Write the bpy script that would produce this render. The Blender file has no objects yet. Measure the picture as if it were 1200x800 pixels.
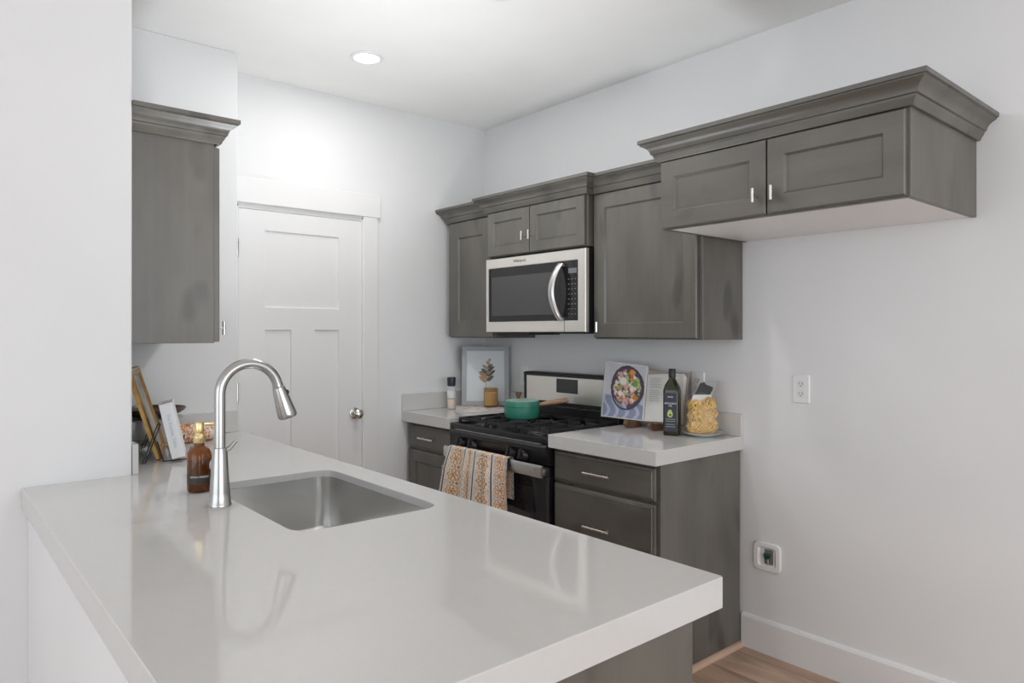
import bpy, bmesh, math, random
from mathutils import Vector, Matrix
random.seed(7)
PI = math.pi
SC = bpy.context.scene
COL = SC.collection

# ------------------------------------------------------------------ camera, light, exposure
cam_d = bpy.data.cameras.new('camera')
cam = bpy.data.objects.new('camera', cam_d); COL.objects.link(cam)
cam_d.sensor_width = 36.0
cam_d.lens = 36.0 * 822.8 / 1200.0
cam_d.shift_y = -10.5 / 1200.0
cam_d.clip_start = 0.02
cam.location = (0.0, 0.0, 1.372)
cam.rotation_euler = (PI / 2, 0, -0.70602)
SC.camera = cam

SC.view_settings.view_transform = 'Standard'
SC.view_settings.look = 'None'
SC.view_settings.exposure = 0.07
SC.view_settings.gamma = 1.0
SC.view_settings.use_curve_mapping = False
SC.cycles.use_denoising = True
SC.cycles.max_bounces = 10
SC.cycles.diffuse_bounces = 6
SC.cycles.glossy_bounces = 5
SC.cycles.transmission_bounces = 8
SC.cycles.transparent_max_bounces = 12
SC.cycles.caustics_reflective = False
SC.cycles.caustics_refractive = False
SC.cycles.sample_clamp_indirect = 4.0

world = bpy.data.worlds.new('sky'); SC.world = world
world.use_nodes = True
bg = world.node_tree.nodes['Background']
bg.inputs[0].default_value = (0.86, 0.93, 1.0, 1)
bg.inputs[1].default_value = 1.0

def area_light(name, loc, rot, sx, sy, power, color):
    d = bpy.data.lights.new(name, 'AREA'); d.shape = 'RECTANGLE'; d.size = sx; d.size_y = sy
    d.energy = power; d.color = color
    o = bpy.data.objects.new(name, d); COL.objects.link(o); o.location = loc; o.rotation_euler = rot
    return o
# daylight entering by the two windows of the living side (behind and left of the camera)
area_light('rear_window_daylight', (0.6, -3.44, 1.30), (PI / 2 + math.radians(2), 0, 0), 4.0, 2.1, 66, (0.93, 0.97, 1.0))
area_light('left_window_daylight', (-3.44, -0.2, 1.30), (PI / 2 + math.radians(5), 0, -PI / 2), 4.6, 2.1, 46, (0.88, 0.945, 1.0))
# added fill lamps brighten the ceiling: one behind the camera, one in the aisle
area_light('ceiling_fill', (0.9, -1.2, 1.0), (PI - math.radians(4), 0, 0), 1.0, 1.0, 5, (0.93, 0.97, 1.0))
kf = area_light('kitchen_ceiling_fill', (1.42, 2.32, 0.70), (PI, 0, 0), 0.4, 0.4, 8.6, (0.93, 0.975, 1.0)); kf.data.spread = math.radians(108)

# ------------------------------------------------------------------ helpers
ORG = {}                                    # world position of each thing's own origin

def box(bm, x0, x1, y0, y1, z0, z1, bev=0.0, seg=2):
    vs = [bm.verts.new((x, y, z)) for x in (x0, x1) for y in (y0, y1) for z in (z0, z1)]
    F = [(0, 1, 3, 2), (4, 6, 7, 5), (0, 4, 5, 1), (2, 3, 7, 6), (0, 2, 6, 4), (1, 5, 7, 3)]
    fs = [bm.faces.new([vs[i] for i in f]) for f in F]
    if bev > 0:
        es = list({e for f in fs for e in f.edges})
        bmesh.ops.bevel(bm, geom=es, offset=bev, segments=seg, profile=0.5, affect='EDGES')

def loft(bm, rings, closed=True, cap0=True, cap1=True):
    R = [[bm.verts.new(p) for p in r] for r in rings]
    n = len(R[0])
    for a, b in zip(R[:-1], R[1:]):
        for i in range(n if closed else n - 1):
            j = (i + 1) % n
            try: bm.faces.new((a[i], a[j], b[j], b[i]))
            except ValueError: pass
    if cap0 and closed: bm.faces.new(list(reversed(R[0])))
    if cap1 and closed: bm.faces.new(R[-1])
    return R

def lathe(bm, prof, c=(0, 0, 0), n=32, cap0=True, cap1=True, M=None):
    rings = []
    for r, z in prof:
        ring = []
        for i in range(n):
            a = 2 * PI * i / n
            p = Vector((r * math.cos(a), r * math.sin(a), z))
            if M is not None: p = M @ p
            ring.append(p + Vector(c))
        rings.append(ring)
    loft(bm, rings, True, cap0, cap1)

def tube(bm, pts, r, n=10, cap=True):
    pts = [Vector(p) for p in pts]
    rs = r if isinstance(r, (list, tuple)) else [r] * len(pts)
    rings = []; up = None
    for i, p in enumerate(pts):
        if i == 0: t = pts[1] - p
        elif i == len(pts) - 1: t = p - pts[i - 1]
        else: t = (pts[i + 1] - p).normalized() + (p - pts[i - 1]).normalized()
        t.normalize()
        if up is None:
            up = Vector((0, 0, 1)) if abs(t.z) < 0.9 else Vector((1, 0, 0))
        s = t.cross(up)
        if s.length < 1e-6: s = t.cross(Vector((0, 1, 0)))
        s.normalize(); up = s.cross(t).normalized()
        rings.append([p + (s * math.cos(2 * PI * k / n) + up * math.sin(2 * PI * k / n)) * rs[i] for k in range(n)])
    loft(bm, rings, True, cap, cap)

def prism(bm, poly, axis, a, b):
    """extrude a 2D polygon along axis 'X','Y','Z' from a to b"""
    def P(u, v, w):
        return {'X': (w, u, v), 'Y': (u, w, v), 'Z': (u, v, w)}[axis]
    loft(bm, [[P(u, v, a) for u, v in poly], [P(u, v, b) for u, v in poly]])

def rrect(x0, x1, y0, y1, r, n=6):
    pts = []
    for cx, cy, a0 in ((x1 - r, y1 - r, 0), (x0 + r, y1 - r, 90), (x0 + r, y0 + r, 180), (x1 - r, y0 + r, 270)):
        for i in range(n + 1):
            a = math.radians(a0 + 90 * i / n)
            pts.append((cx + r * math.cos(a), cy + r * math.sin(a)))
    return pts

def finish(o, bm, m, smooth):
    bmesh.ops.recalc_face_normals(bm, faces=bm.faces[:])
    if smooth:
        for f in bm.faces: f.smooth = True
        for e in bm.edges:
            if len(e.link_faces) == 2 and e.calc_face_angle(0) > math.radians(smooth): e.smooth = False
    bm.to_mesh(o.data); bm.free()
    for mm in (m if isinstance(m, (list, tuple)) else [m]): o.data.materials.append(mm)

def thing(name, label, cat, loc, group=None):
    o = bpy.data.objects.new(name, None); COL.objects.link(o)
    o.empty_display_size = 0.05
    o.location = loc; ORG[o.name] = Vector(loc)
    o['label'] = label; o['category'] = cat
    if group: o['group'] = group
    return o

def part(name, bm, m, parent, smooth=0, label=None, kind=None):
    o = bpy.data.objects.new(name, bpy.data.meshes.new(name)); COL.objects.link(o)
    org = ORG[parent.name]
    bmesh.ops.translate(bm, verts=bm.verts[:], vec=-org)
    finish(o, bm, m, smooth)
    o.parent = parent; ORG[o.name] = org
    if label: o['label'] = label
    if kind: o['kind'] = kind
    return o

def single(name, bm, m, loc, label, cat, group=None, smooth=0):
    o = bpy.data.objects.new(name, bpy.data.meshes.new(name)); COL.objects.link(o)
    bmesh.ops.translate(bm, verts=bm.verts[:], vec=-Vector(loc))
    finish(o, bm, m, smooth)
    o.location = loc; ORG[o.name] = Vector(loc)
    o['label'] = label; o['category'] = cat
    if group: o['group'] = group
    return o

def struct(name, bm, m, label=None, parent=None, smooth=0):
    o = bpy.data.objects.new(name, bpy.data.meshes.new(name)); COL.objects.link(o)
    finish(o, bm, m, smooth)
    ORG[o.name] = Vector((0, 0, 0))
    if parent: o.parent = parent
    else:
        o['kind'] = 'structure'
        if label: o['label'] = label
    return o

def B(): return bmesh.new()

# ------------------------------------------------------------------ materials
def mat(name, color, rough=0.5, metal=0.0, **kw):
    m = bpy.data.materials.new(name); m.use_nodes = True
    b = m.node_tree.nodes['Principled BSDF']
    b.inputs['Base Color'].default_value = (*color, 1)
    b.inputs['Roughness'].default_value = rough
    b.inputs['Metallic'].default_value = metal
    for k, v in kw.items(): b.inputs[k.replace('_', ' ')].default_value = v
    return m

def noise_mat(name, c1, c2, scale, rough=0.5, metal=0.0, detail=4, bump=0.0, lo=0.35, hi=0.65, **kw):
    m = mat(name, c1, rough, metal, **kw); nt = m.node_tree; N = nt.nodes; L = nt.links
    b = N['Principled BSDF']
    tc = N.new('ShaderNodeTexCoord'); mp = N.new('ShaderNodeMapping'); ns = N.new('ShaderNodeTexNoise')
    L.new(tc.outputs['Object'], mp.inputs[0]); L.new(mp.outputs[0], ns.inputs['Vector'])
    mp.inputs['Scale'].default_value = scale if isinstance(scale, (tuple, list)) else (scale,) * 3
    ns.inputs['Scale'].default_value = 1.0; ns.inputs['Detail'].default_value = detail
    r = N.new('ShaderNodeValToRGB')
    r.color_ramp.elements[0].position = lo; r.color_ramp.elements[0].color = (*c1, 1)
    r.color_ramp.elements[1].position = hi; r.color_ramp.elements[1].color = (*c2, 1)
    L.new(ns.outputs[0], r.inputs[0]); L.new(r.outputs[0], b.inputs['Base Color'])
    if bump:
        bp = N.new('ShaderNodeBump'); bp.inputs['Strength'].default_value = bump; bp.inputs['Distance'].default_value = 0.002
        L.new(ns.outputs[0], bp.inputs['Height']); L.new(bp.outputs[0], b.inputs['Normal'])
    return m

def stain_wood(name, axis, base=(0.104, 0.097, 0.083)):
    """grey-stained knotty wood: fine grain along one axis, broad mottling, a few darker knots"""
    m = mat(name, base, 0.42, Specular_IOR_Level=1.0); nt = m.node_tree; N = nt.nodes; L = nt.links; b = N['Principled BSDF']
    tc = N.new('ShaderNodeTexCoord')
    def nz(scale, detail):
        mp = N.new('ShaderNodeMapping'); ns = N.new('ShaderNodeTexNoise')
        mp.inputs['Scale'].default_value = scale; ns.inputs['Scale'].default_value = 1; ns.inputs['Detail'].default_value = detail
        L.new(tc.outputs['Object'], mp.inputs[0]); L.new(mp.outputs[0], ns.inputs['Vector']); return ns
    s1 = {'Z': (55, 55, 2.2), 'Y': (55, 2.2, 55)}[axis]; s2 = {'Z': (7, 7, 2.6), 'Y': (7, 2.6, 7)}[axis]
    s3 = {'Z': (9, 9, 4.5), 'Y': (9, 4.5, 9)}[axis]
    g, mo, kn = nz(s1, 5), nz(s2, 3), nz(s3, 1)
    def ramp(src, p0, c0, p1, c1):
        r = N.new('ShaderNodeValToRGB'); e = r.color_ramp.elements
        e[0].position = p0; e[0].color = (c0, c0, c0, 1); e[1].position = p1; e[1].color = (c1, c1, c1, 1)
        L.new(src.outputs[0], r.inputs[0]); return r
    rg = ramp(g, 0.3, 0.94, 0.7, 1.06); rm = ramp(mo, 0.3, 0.76, 0.7, 1.20); rk = ramp(kn, 0.63, 1.0, 0.74, 0.58)
    col = N.new('ShaderNodeRGB'); col.outputs[0].default_value = (*base, 1)
    prev = col.outputs[0]
    for r in (rg, rm, rk):
        mx = N.new('ShaderNodeMixRGB'); mx.blend_type = 'MULTIPLY'; mx.inputs[0].default_value = 1
        L.new(prev, mx.inputs[1]); L.new(r.outputs[0], mx.inputs[2]); prev = mx.outputs[0]
    L.new(prev, b.inputs['Base Color'])
    return m

def brushed(name, color, rough, axis_scale):
    m = mat(name, color, rough, 1.0); nt = m.node_tree; N = nt.nodes; L = nt.links; b = N['Principled BSDF']
    tc = N.new('ShaderNodeTexCoord'); mp = N.new('ShaderNodeMapping'); ns = N.new('ShaderNodeTexNoise')
    mp.inputs['Scale'].default_value = axis_scale; ns.inputs['Scale'].default_value = 1; ns.inputs['Detail'].default_value = 3
    L.new(tc.outputs['Object'], mp.inputs[0]); L.new(mp.outputs[0], ns.inputs['Vector'])
    mr = N.new('ShaderNodeMapRange'); mr.inputs['To Min'].default_value = rough - 0.06; mr.inputs['To Max'].default_value = rough + 0.08
    L.new(ns.outputs[0], mr.inputs['Value']); L.new(mr.outputs[0], b.inputs['Roughness'])
    return m

def printed(name, rough=0.5):
    """ink on paper or cloth: the colour comes from the print stored on the mesh"""
    m = mat(name, (1, 1, 1), rough); nt = m.node_tree
    a = nt.nodes.new('ShaderNodeVertexColor'); a.layer_name = 'print'
    nt.links.new(a.outputs[0], nt.nodes['Principled BSDF'].inputs['Base Color'])
    return m

M_wall = noise_mat('wall_paint', (0.76, 0.765, 0.775), (0.775, 0.78, 0.79), 3, 0.6)
M_ceil = noise_mat('ceiling_paint', (0.88, 0.88, 0.87), (0.90, 0.90, 0.89), 4, 0.8)
M_trim = mat('trim_paint', (0.79, 0.79, 0.795), 0.35)
M_quartz = noise_mat('white_quartz', (0.60, 0.595, 0.585), (0.61, 0.605, 0.595), 60, 0.07)
M_wood = stain_wood('grey_stained_wood', 'Z')
M_woodh = stain_wood('grey_stained_wood_level_grain', 'Y')
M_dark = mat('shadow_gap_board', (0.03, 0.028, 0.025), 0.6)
M_white = mat('white_melamine', (0.82, 0.82, 0.83), 0.4)
M_nickel = brushed('satin_nickel', (0.74, 0.72, 0.68), 0.25, (200, 200, 30))
M_steel = brushed('stainless_steel', (0.66, 0.65, 0.63), 0.30, (8, 8, 400))
M_steelw = brushed('warm_stainless_steel', (0.88, 0.85, 0.80), 0.34, (60, 6, 300))
M_sink = mat('sink_steel', (0.74, 0.74, 0.73), 0.22, 1.0)
M_faucet = brushed('faucet_steel', (0.46, 0.455, 0.445), 0.22, (60, 60, 60))
M_black = mat('black_enamel', (0.012, 0.012, 0.013), 0.33)
M_blackm = mat('black_cast_iron', (0.016, 0.016, 0.017), 0.5)
M_blackp = mat('black_plastic', (0.015, 0.015, 0.016), 0.4)
M_bglass = mat('black_glass', (0.012, 0.012, 0.013), 0.06)
M_window = mat('smoked_oven_window', (0.06, 0.06, 0.062), 0.10)
M_plastic = mat('white_plastic', (0.82, 0.82, 0.82), 0.35)
M_outlet = mat('socket_face_plastic', (0.76, 0.76, 0.76), 0.35)
M_slot = mat('socket_slots', (0.05, 0.05, 0.05), 0.6)
M_print = printed('printed_ink')
M_cloth = printed('woven_print', 0.9)

def plank_floor():
    m = mat('wood_plank_floor', (0.3, 0.17, 0.1), 0.35); nt = m.node_tree; N = nt.nodes; L = nt.links; b = N['Principled BSDF']
    tc = N.new('ShaderNodeTexCoord'); mp = N.new('ShaderNodeMapping'); mp.inputs['Rotation'].default_value = (0, 0, PI / 2)
    br = N.new('ShaderNodeTexBrick'); br.inputs['Scale'].default_value = 1.0
    br.inputs['Brick Width'].default_value = 1.2; br.inputs['Row Height'].default_value = 0.18; br.inputs['Mortar Size'].default_value = 0.0015
    br.inputs['Color1'].default_value = (0.46, 0.31, 0.22, 1); br.inputs['Color2'].default_value = (0.54, 0.37, 0.27, 1)
    br.inputs['Mortar'].default_value = (0.12, 0.07, 0.045, 1)
    L.new(tc.outputs['Object'], mp.inputs[0]); L.new(mp.outputs[0], br.inputs['Vector'])
    m2 = N.new('ShaderNodeMapping'); m2.inputs['Scale'].default_value = (9, 1.6, 1); ns = N.new('ShaderNodeTexNoise')
    ns.inputs['Scale'].default_value = 1; ns.inputs['Detail'].default_value = 6; ns.inputs['Distortion'].default_value = 1.4
    L.new(tc.outputs['Object'], m2.inputs[0]); L.new(m2.outputs[0], ns.inputs['Vector'])
    r = N.new('ShaderNodeValToRGB'); e = r.color_ramp.elements
    e[0].position = 0.3; e[0].color = (0.62, 0.62, 0.62, 1); e[1].position = 0.62; e[1].color = (1.1, 1.1, 1.1, 1)
    L.new(ns.outputs[0], r.inputs[0])
    mx = N.new('ShaderNodeMixRGB'); mx.blend_type = 'MULTIPLY'; mx.inputs[0].default_value = 1
    L.new(br.outputs[0], mx.inputs[1]); L.new(r.outputs[0], mx.inputs[2]); L.new(mx.outputs[0], b.inputs['Base Color'])
    return m
M_floor = plank_floor()

# ------------------------------------------------------------------ main dimensions (metres)
XR, YB, ZC = 2.781, 3.536, 2.664           # right wall, pantry wall, ceiling
YB2, XC = 3.295, 1.141                     # wall beside the pantry door, its corner
LW, YP = 0.534, 2.503                      # hidden left kitchen wall, its end facing the living side
ZT, CT = 0.916, 0.059                      # worktop height and thickness
PX0, PX1, PY0 = 0.240, 1.155, 0.742        # peninsula top
CX, CE, CL = 2.166, 1.691, 2.292           # range-side worktop front, its end, range edge
RY0, RY1 = 2.294, 3.046                    # range
UX, UB, UT = 2.460, 1.341, 2.028           # upper cabinets: door face, underside, door top
XW, YW = -3.5, -3.5                        # living side extents

# ------------------------------------------------------------------ setting
b = B(); box(b, XW - .1, XR + .1, YW - .1, YB + .1, -0.1, 0); struct('floor', b, M_floor, 'brown wood plank floor')
b = B(); box(b, XW - .1, XR + .1, YW - .1, YB + .1, ZC, ZC + .1); struct('ceiling', b, M_ceil, 'flat white ceiling')
b = B(); box(b, XR, XR + .1, YW - .1, YB + .1, 0, ZC); struct('wall_right', b, M_wall, 'white wall behind the range')
DX0, DX1, DZ = 1.228, 1.910, 2.000
b = B()
box(b, XC - .1, DX0 - .012, YB, YB + .1, 0, ZC); box(b, DX1 + .012, XR, YB, YB + .1, 0, ZC)
box(b, DX0 - .012, DX1 + .012, YB, YB + .1, DZ + .012, ZC)
struct('wall_back', b, M_wall, 'white wall with the pantry door')
b = B(); box(b, LW - .1, XC, YB2, YB + .1, 0, ZC, 0.004); struct('wall_back_left', b, M_wall, 'short white wall left of the pantry door')
b = B(); box(b, XW, LW, YP, YB + .1, 0, ZC, 0.006); struct('wall_left', b, M_wall, 'white wall end at left')
b = B()
box(b, PX0 + .018, PX0 + .12, PY0 + .03, YP - .001, 0, ZT - CT); struct('wall_peninsula', b, M_wall, 'white knee wall under the peninsula worktop')
# living side: rear and left walls, each with one wide window
def window_wall(name, wname, along, pos, a0, a1, w0, w1, z0=0.25, z1=2.55):
    bm = B()
    def bx(u0, u1, za, zb, d0=-.1, d1=0.0):
        if along == 'X': box(bm, u0, u1, pos + d0, pos + d1, za, zb)
        else: box(bm, pos + d0, pos + d1, u0, u1, za, zb)
    bx(a0, w0, 0, ZC); bx(w1, a1, 0, ZC); bx(w0, w1, 0, z0); bx(w0, w1, z1, ZC)
    struct(name, bm, M_wall)
    bm = B(); t = .05
    bx(w0, w0 + t, z0, z1, -.08, -.02); bx(w1 - t, w1, z0, z1, -.08, -.02); bx(w0 + t, w1 - t, z0, z0 + t, -.08, -.02); bx(w0 + t, w1 - t, z1 - t, z1, -.08, -.02)
    bx((w0 + w1) / 2 - .03, (w0 + w1) / 2 + .03, z0 + t, z1 - t, -.08, -.02)
    struct(wname, bm, M_trim)
window_wall('wall_rear', 'window_1', 'X', YW, XW, XR, -1.8, 2.6)
window_wall('wall_living_left', 'window_2', 'Y', XW, YW, YP, -2.5, 2.1)

# baseboard on the right wall (range end panel forwards)
b = B()
prism(b, [(XR, 0), (XR - .015, 0), (XR - .015, .132), (XR - .009, .143), (XR, .145)], 'Y', YW, 1.694)
struct('baseboard_right', b, M_trim, 'white baseboard along the right wall')
b = B()
prism(b, [(YB, 0), (YB - .014, 0), (YB - .014, .132), (YB - .008, .143), (YB, .145)], 'X', 2.02, 2.20)
struct('baseboard_back', b, M_trim)

# ------------------------------------------------------------------ pantry door
def ring_rect(u0, u1, v0, v1, n, f):
    return [f(u0, v0, n), f(u1, v0, n), f(u1, v1, n), f(u0, v1, n)]

def panel_door(bm, f, u0, u1, v0, v1, t, openings, recess=0.008, slope=0.006, edge=0.003):
    """a door slab with recessed flat panels; f maps (u, v, outward) to the room"""
    us = sorted({u0 + edge, u1 - edge} | {x for o in openings for x in o[:2]})
    vs = sorted({v0 + edge, v1 - edge} | {x for o in openings for x in o[2:]})
    V = {}
    def vert(u, v, n):
        k = (round(u, 5), round(v, 5), round(n, 5))
        if k not in V: V[k] = bm.verts.new(f(u, v, n))
        return V[k]
    def inside(u, v): return any(o[0] < u < o[1] and o[2] < v < o[3] for o in openings)
    for a, c in zip(us[:-1], us[1:]):
        for d, e in zip(vs[:-1], vs[1:]):
            if not inside((a + c) / 2, (d + e) / 2):
                bm.faces.new([vert(a, d, t), vert(c, d, t), vert(c, e, t), vert(a, e, t)])
    for o in openings:
        iu = [x for x in us if o[0] <= x <= o[1]]; iv = [x for x in vs if o[2] <= x <= o[3]]
        A = [(u, o[2]) for u in iu] + [(o[1], v) for v in iv[1:]] + [(u, o[3]) for u in reversed(iu[:-1])] + [(o[0], v) for v in reversed(iv[1:-1])]
        cu, cv = (o[0] + o[1]) / 2, (o[2] + o[3]) / 2; su = 1 - 2 * slope / (o[1] - o[0]); sv = 1 - 2 * slope / (o[3] - o[2])
        ra = [vert(u, v, t) for u, v in A]
        rb = [bm.verts.new(f(cu + (u - cu) * su, cv + (v - cv) * sv, t - recess)) for u, v in A]
        n = len(A)
        for i in range(n): bm.faces.new((ra[i], ra[(i + 1) % n], rb[(i + 1) % n], rb[i]))
        bm.faces.new(rb)
    # edges and back
    fu = us; fv = vs
    A = [(u, fv[0]) for u in fu] + [(fu[-1], v) for v in fv[1:]] + [(u, fv[-1]) for u in reversed(fu[:-1])] + [(fu[0], v) for v in reversed(fv[1:-1])]
    def outer(u, v):
        return (u0 if u == fu[0] else u1 if u == fu[-1] else u, v0 if v == fv[0] else v1 if v == fv[-1] else v)
    ra = [vert(u, v, t) for u, v in A]
    rb = [bm.verts.new(f(*outer(u, v), t - edge)) for u, v in A]
    rc = [bm.verts.new(f(*outer(u, v), 0)) for u, v in A]
    n = len(A)
    for r1, r2 in ((ra, rb), (rb, rc)):
        for i in range(n): bm.faces.new((r1[i], r1[(i + 1) % n], r2[(i + 1) % n], r2[i]))
    bm.faces.new(rc)

fY = lambda Y: (lambda u, v, n: (u, Y - n, v))          # faces -Y
fX = lambda X: (lambda u, v, n: (X - n, u, v))          # faces -X
fXp = lambda X: (lambda u, v, n: (X + n, u, v))         # faces +X

b = B()
panel_door(b, fY(YB + .036), DX0, DX1, 0.01, 1.992, .035,
           [(1.362, 1.772, 1.500, 1.893), (1.362, 1.502, .22, 1.386), (1.632, 1.772, .22, 1.386)], .009, .004, .002)
door = struct('door_1', b, M_trim, 'white three-panel pantry door with a round nickel knob')
b = B(); c = (1.865, YB, 0.924)
Mx = Matrix.Rotation(PI / 2, 3, 'X')
lathe(b, [(0.031, -.001), (0.031, .006), (.012, .010), (.011, .028), (.020, .034), (.0265, .046), (.0265, .056), (.018, .066), (.006, .069)], c, 28, M=Mx)
struct('door_handle', b, M_nickel, parent=door, smooth=40)
for z in (1.793, 1.075):
    b = B(); lathe(b, [(.0065, -.045), (.0065, .045)], (DX0 - .006, YB - .007, z), 12)
    box(b, DX0 - .004, DX0 + .002, YB - .004, YB + .004, z - .045, z + .045)
    struct('hinge', b, M_nickel, parent=door, smooth=40)
b = B()   # casing: stepped side boards, plain head board
for s0, s1 in ((DX1 + .004, 2.004),):
    box(b, s0, s1, YB - .016, YB, 0, 2.022, .002)
box(b, 1.145, DX0 - .010, YB - .016, YB, 0, 2.022, .002)
box(b, DX0 - .012, DX0, YB + .0, YB + .09, 0, DZ + .002); box(b, DX1, DX1 + .012, YB - .010, YB + .09, 0, DZ + .002)
box(b, DX0, DX1, YB + .002, YB + .09, DZ - .006, DZ + .012)
box(b, 1.145, 2.020, YB - .021, YB, 2.020, 2.146, .002)
struct('trim_1', b, M_trim, 'white casing and head board around the pantry door')

# ------------------------------------------------------------------ recessed ceiling lights
M_lens = bpy.data.materials.new('lit_lens'); M_lens.use_nodes = True
nt = M_lens.node_tree; em = nt.nodes.new('ShaderNodeEmission'); em.inputs[0].default_value = (1, 0.97, 0.93, 1); em.inputs[1].default_value = 9.0
nt.links.new(em.outputs[0], nt.nodes['Material Output'].inputs[0])
for x, y, lab in ((1.622, 2.955, 'recessed round ceiling light in full view above the pantry door'),
                  (1.690, 2.045, 'recessed round ceiling light at the top edge, nearer than the other')):
    t = thing('recessed_light', lab, 'ceiling light', (x, y, ZC), 'recessed ceiling lights')
    b = B(); lathe(b, [(.078, -.0005), (.077, -.004), (.062, -.007), (.058, -.004), (.058, -.0005)], (x, y, ZC), 36, False, False)
    part('trim_ring', b, M_trim, t, 40)
    b = B(); lathe(b, [(.0575, -.001), (.0575, -.0035), (.03, -.0045)], (x, y, ZC), 36)
    part('lens', b, M_lens, t, 40)
    d = bpy.data.lights.new('recessed_light_glow', 'AREA'); d.shape = 'DISK'; d.size = .11; d.energy = 4.5; d.color = (1, .98, .95)
    o = bpy.data.objects.new('recessed_light_glow', d); COL.objects.link(o); o.parent = t; o.location = (0, 0, -.012)

# ------------------------------------------------------------------ cabinet pieces
def shaker(bm, f, u0, u1, v0, v1, t=.02, rail=.062):
    panel_door(bm, f, u0, u1, v0, v1, t, [(u0 + rail, u1 - rail, v0 + rail, v1 - rail)], .009, .007, .004)

def slab_front(bm, f, u0, u1, v0, v1, t=.02):
    R = [ring_rect(u0, u1, v0, v1, 0, f), ring_rect(u0, u1, v0, v1, t - .010, f), ring_rect(u0 + .003, u1 - .003, v0 + .003, v1 - .003, t - .007, f),
         ring_rect(u0 + .012, u1 - .012, v0 + .012, v1 - .012, t - .004, f), ring_rect(u0 + .014, u1 - .014, v0 + .014, v1 - .014, t, f)]
    loft(bm, R)

def t_pull(parent, f, u, v, n0):
    """small upright bar on one post"""
    bm = B()
    tube(bm, [f(u, v, n0), f(u, v, n0 + .024)], .0042, 8)
    tube(bm, [f(u, v - .024, n0 + .028), f(u, v + .024, n0 + .028)], .0056, 10)
    return part('pull', bm, M_nickel, parent, 40)

def bar_pull(parent, f, u, v, n0, half=.073):
    bm = B()
    for s in (-.62, .62): tube(bm, [f(u + s * half, v, n0), f(u + s * half, v, n0 + .026)], .0045, 8)
    tube(bm, [f(u - half, v, n0 + .029), f(u + half, v, n0 + .029)], .0056, 10)
    return part('pull', bm, M_nickel, parent, 40)

CROWN = [(.000, 0), (.010, 0), (.013, .003), (.016, .011), (.021, .018), (.024, .024), (.024, .028), (.030, .030), (.032, .039),
         (.037, .048), (.046, .056), (.055, .061), (.059, .064), (.059, .068), (.066, .070), (.066, .084), (.000, .084)]
def crown(bm, path, z0, side=1, k=1.0):
    """sweep the crown profile along a plan path with mitred corners; side = which side is outward"""
    P = [Vector(p) for p in path]; n = len(P); rings = []
    def nrm(a, c):
        d = (c - a).normalized(); return Vector((d.y, -d.x)) * side
    for i in range(n):
        if i == 0: m = nrm(P[0], P[1])
        elif i == n - 1: m = nrm(P[-2], P[-1])
        else:
            a, c = nrm(P[i - 1], P[i]), nrm(P[i], P[i + 1]); m = (a + c); m = m / (1 + a.dot(c))
        rings.append([(P[i].x + m.x * o * k, P[i].y + m.y * o * k, z0 + h) for o, h in CROWN])
    loft(bm, rings)

G = .002   # gap between neighbours
def wall_cab_body(bm, x0, y0, y1, z0, z1, x1=XR - .001):
    box(bm, x0, x1, y0, y1, z0, z1, .0015, 1)

# ---- left upper cabinet, right of the pantry wall corner
t = thing('wall_cabinet', 'tall narrow grey-stained wall cabinet left of the microwave, next to the corner', 'wall cabinet', (2.6, 3.26, UB), 'grey-stained wall cabinets')
b = B(); wall_cab_body(b, UX + .02, 3.050, 3.482, UB, UT + .02); body = part('body', b, M_wood, t)
b = B(); shaker(b, fX(UX + .02), 3.056, 3.472, UB + .006, UT - .004, rail=.092); d = part('cabinet_door', b, M_wood, t)
b = B(); crown(b, [(XR - .001, 3.482), (UX + .01, 3.482), (UX + .01, 3.058)], UT, 1); part('crown_molding', b, M_woodh, t, 35)
# ---- cabinet over the microwave
MX = 2.410
t = thing('wall_cabinet', 'short two-door grey-stained cabinet directly above the microwave', 'wall cabinet', (2.6, 2.67, 1.782), 'grey-stained wall cabinets')
b = B(); wall_cab_body(b, MX + .02, RY0 + .001, RY1 - .0005, 1.782, UT + .02); part('body', b, M_wood, t)
for u0, u1, pu in ((2.304, 2.690, 2.668), (2.696, 3.036, 2.722)):
    b = B(); shaker(b, fX(MX + .02), u0, u1, 1.786, UT - .004, rail=.052); d = part('cabinet_door', b, M_wood, t)
    t_pull(d, fX(MX + .02), pu, 1.872, .02)
b = B(); crown(b, [(UX + .02, RY1 - .004), (MX + .012, RY1 - .004), (MX + .012, RY0 + .004), (UX + .02, RY0 + .004)], UT, 1); part('crown_molding', b, M_woodh, t, 35)
# ---- right upper cabinet
t = thing('wall_cabinet', 'tall wide grey-stained wall cabinet right of the microwave with a single door', 'wall cabinet', (2.6, 1.99, UB), 'grey-stained wall cabinets')
b = B(); wall_cab_body(b, UX + .02, 1.694, RY0 - .001, UB, UT + .02); part('body', b, M_wood, t)
b = B(); shaker(b, fX(UX + .02), 1.712, RY0 - .006, UB + .006, UT - .004, rail=.066); d = part('cabinet_door', b, M_wood, t)
t_pull(d, fX(UX + .02), RY0 - .050, 1.398, .02)
b = B(); crown(b, [(UX + .01, RY0 - .006), (UX + .01, 1.762)], UT, 1); part('crown_molding', b, M_woodh, t, 35)
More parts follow.
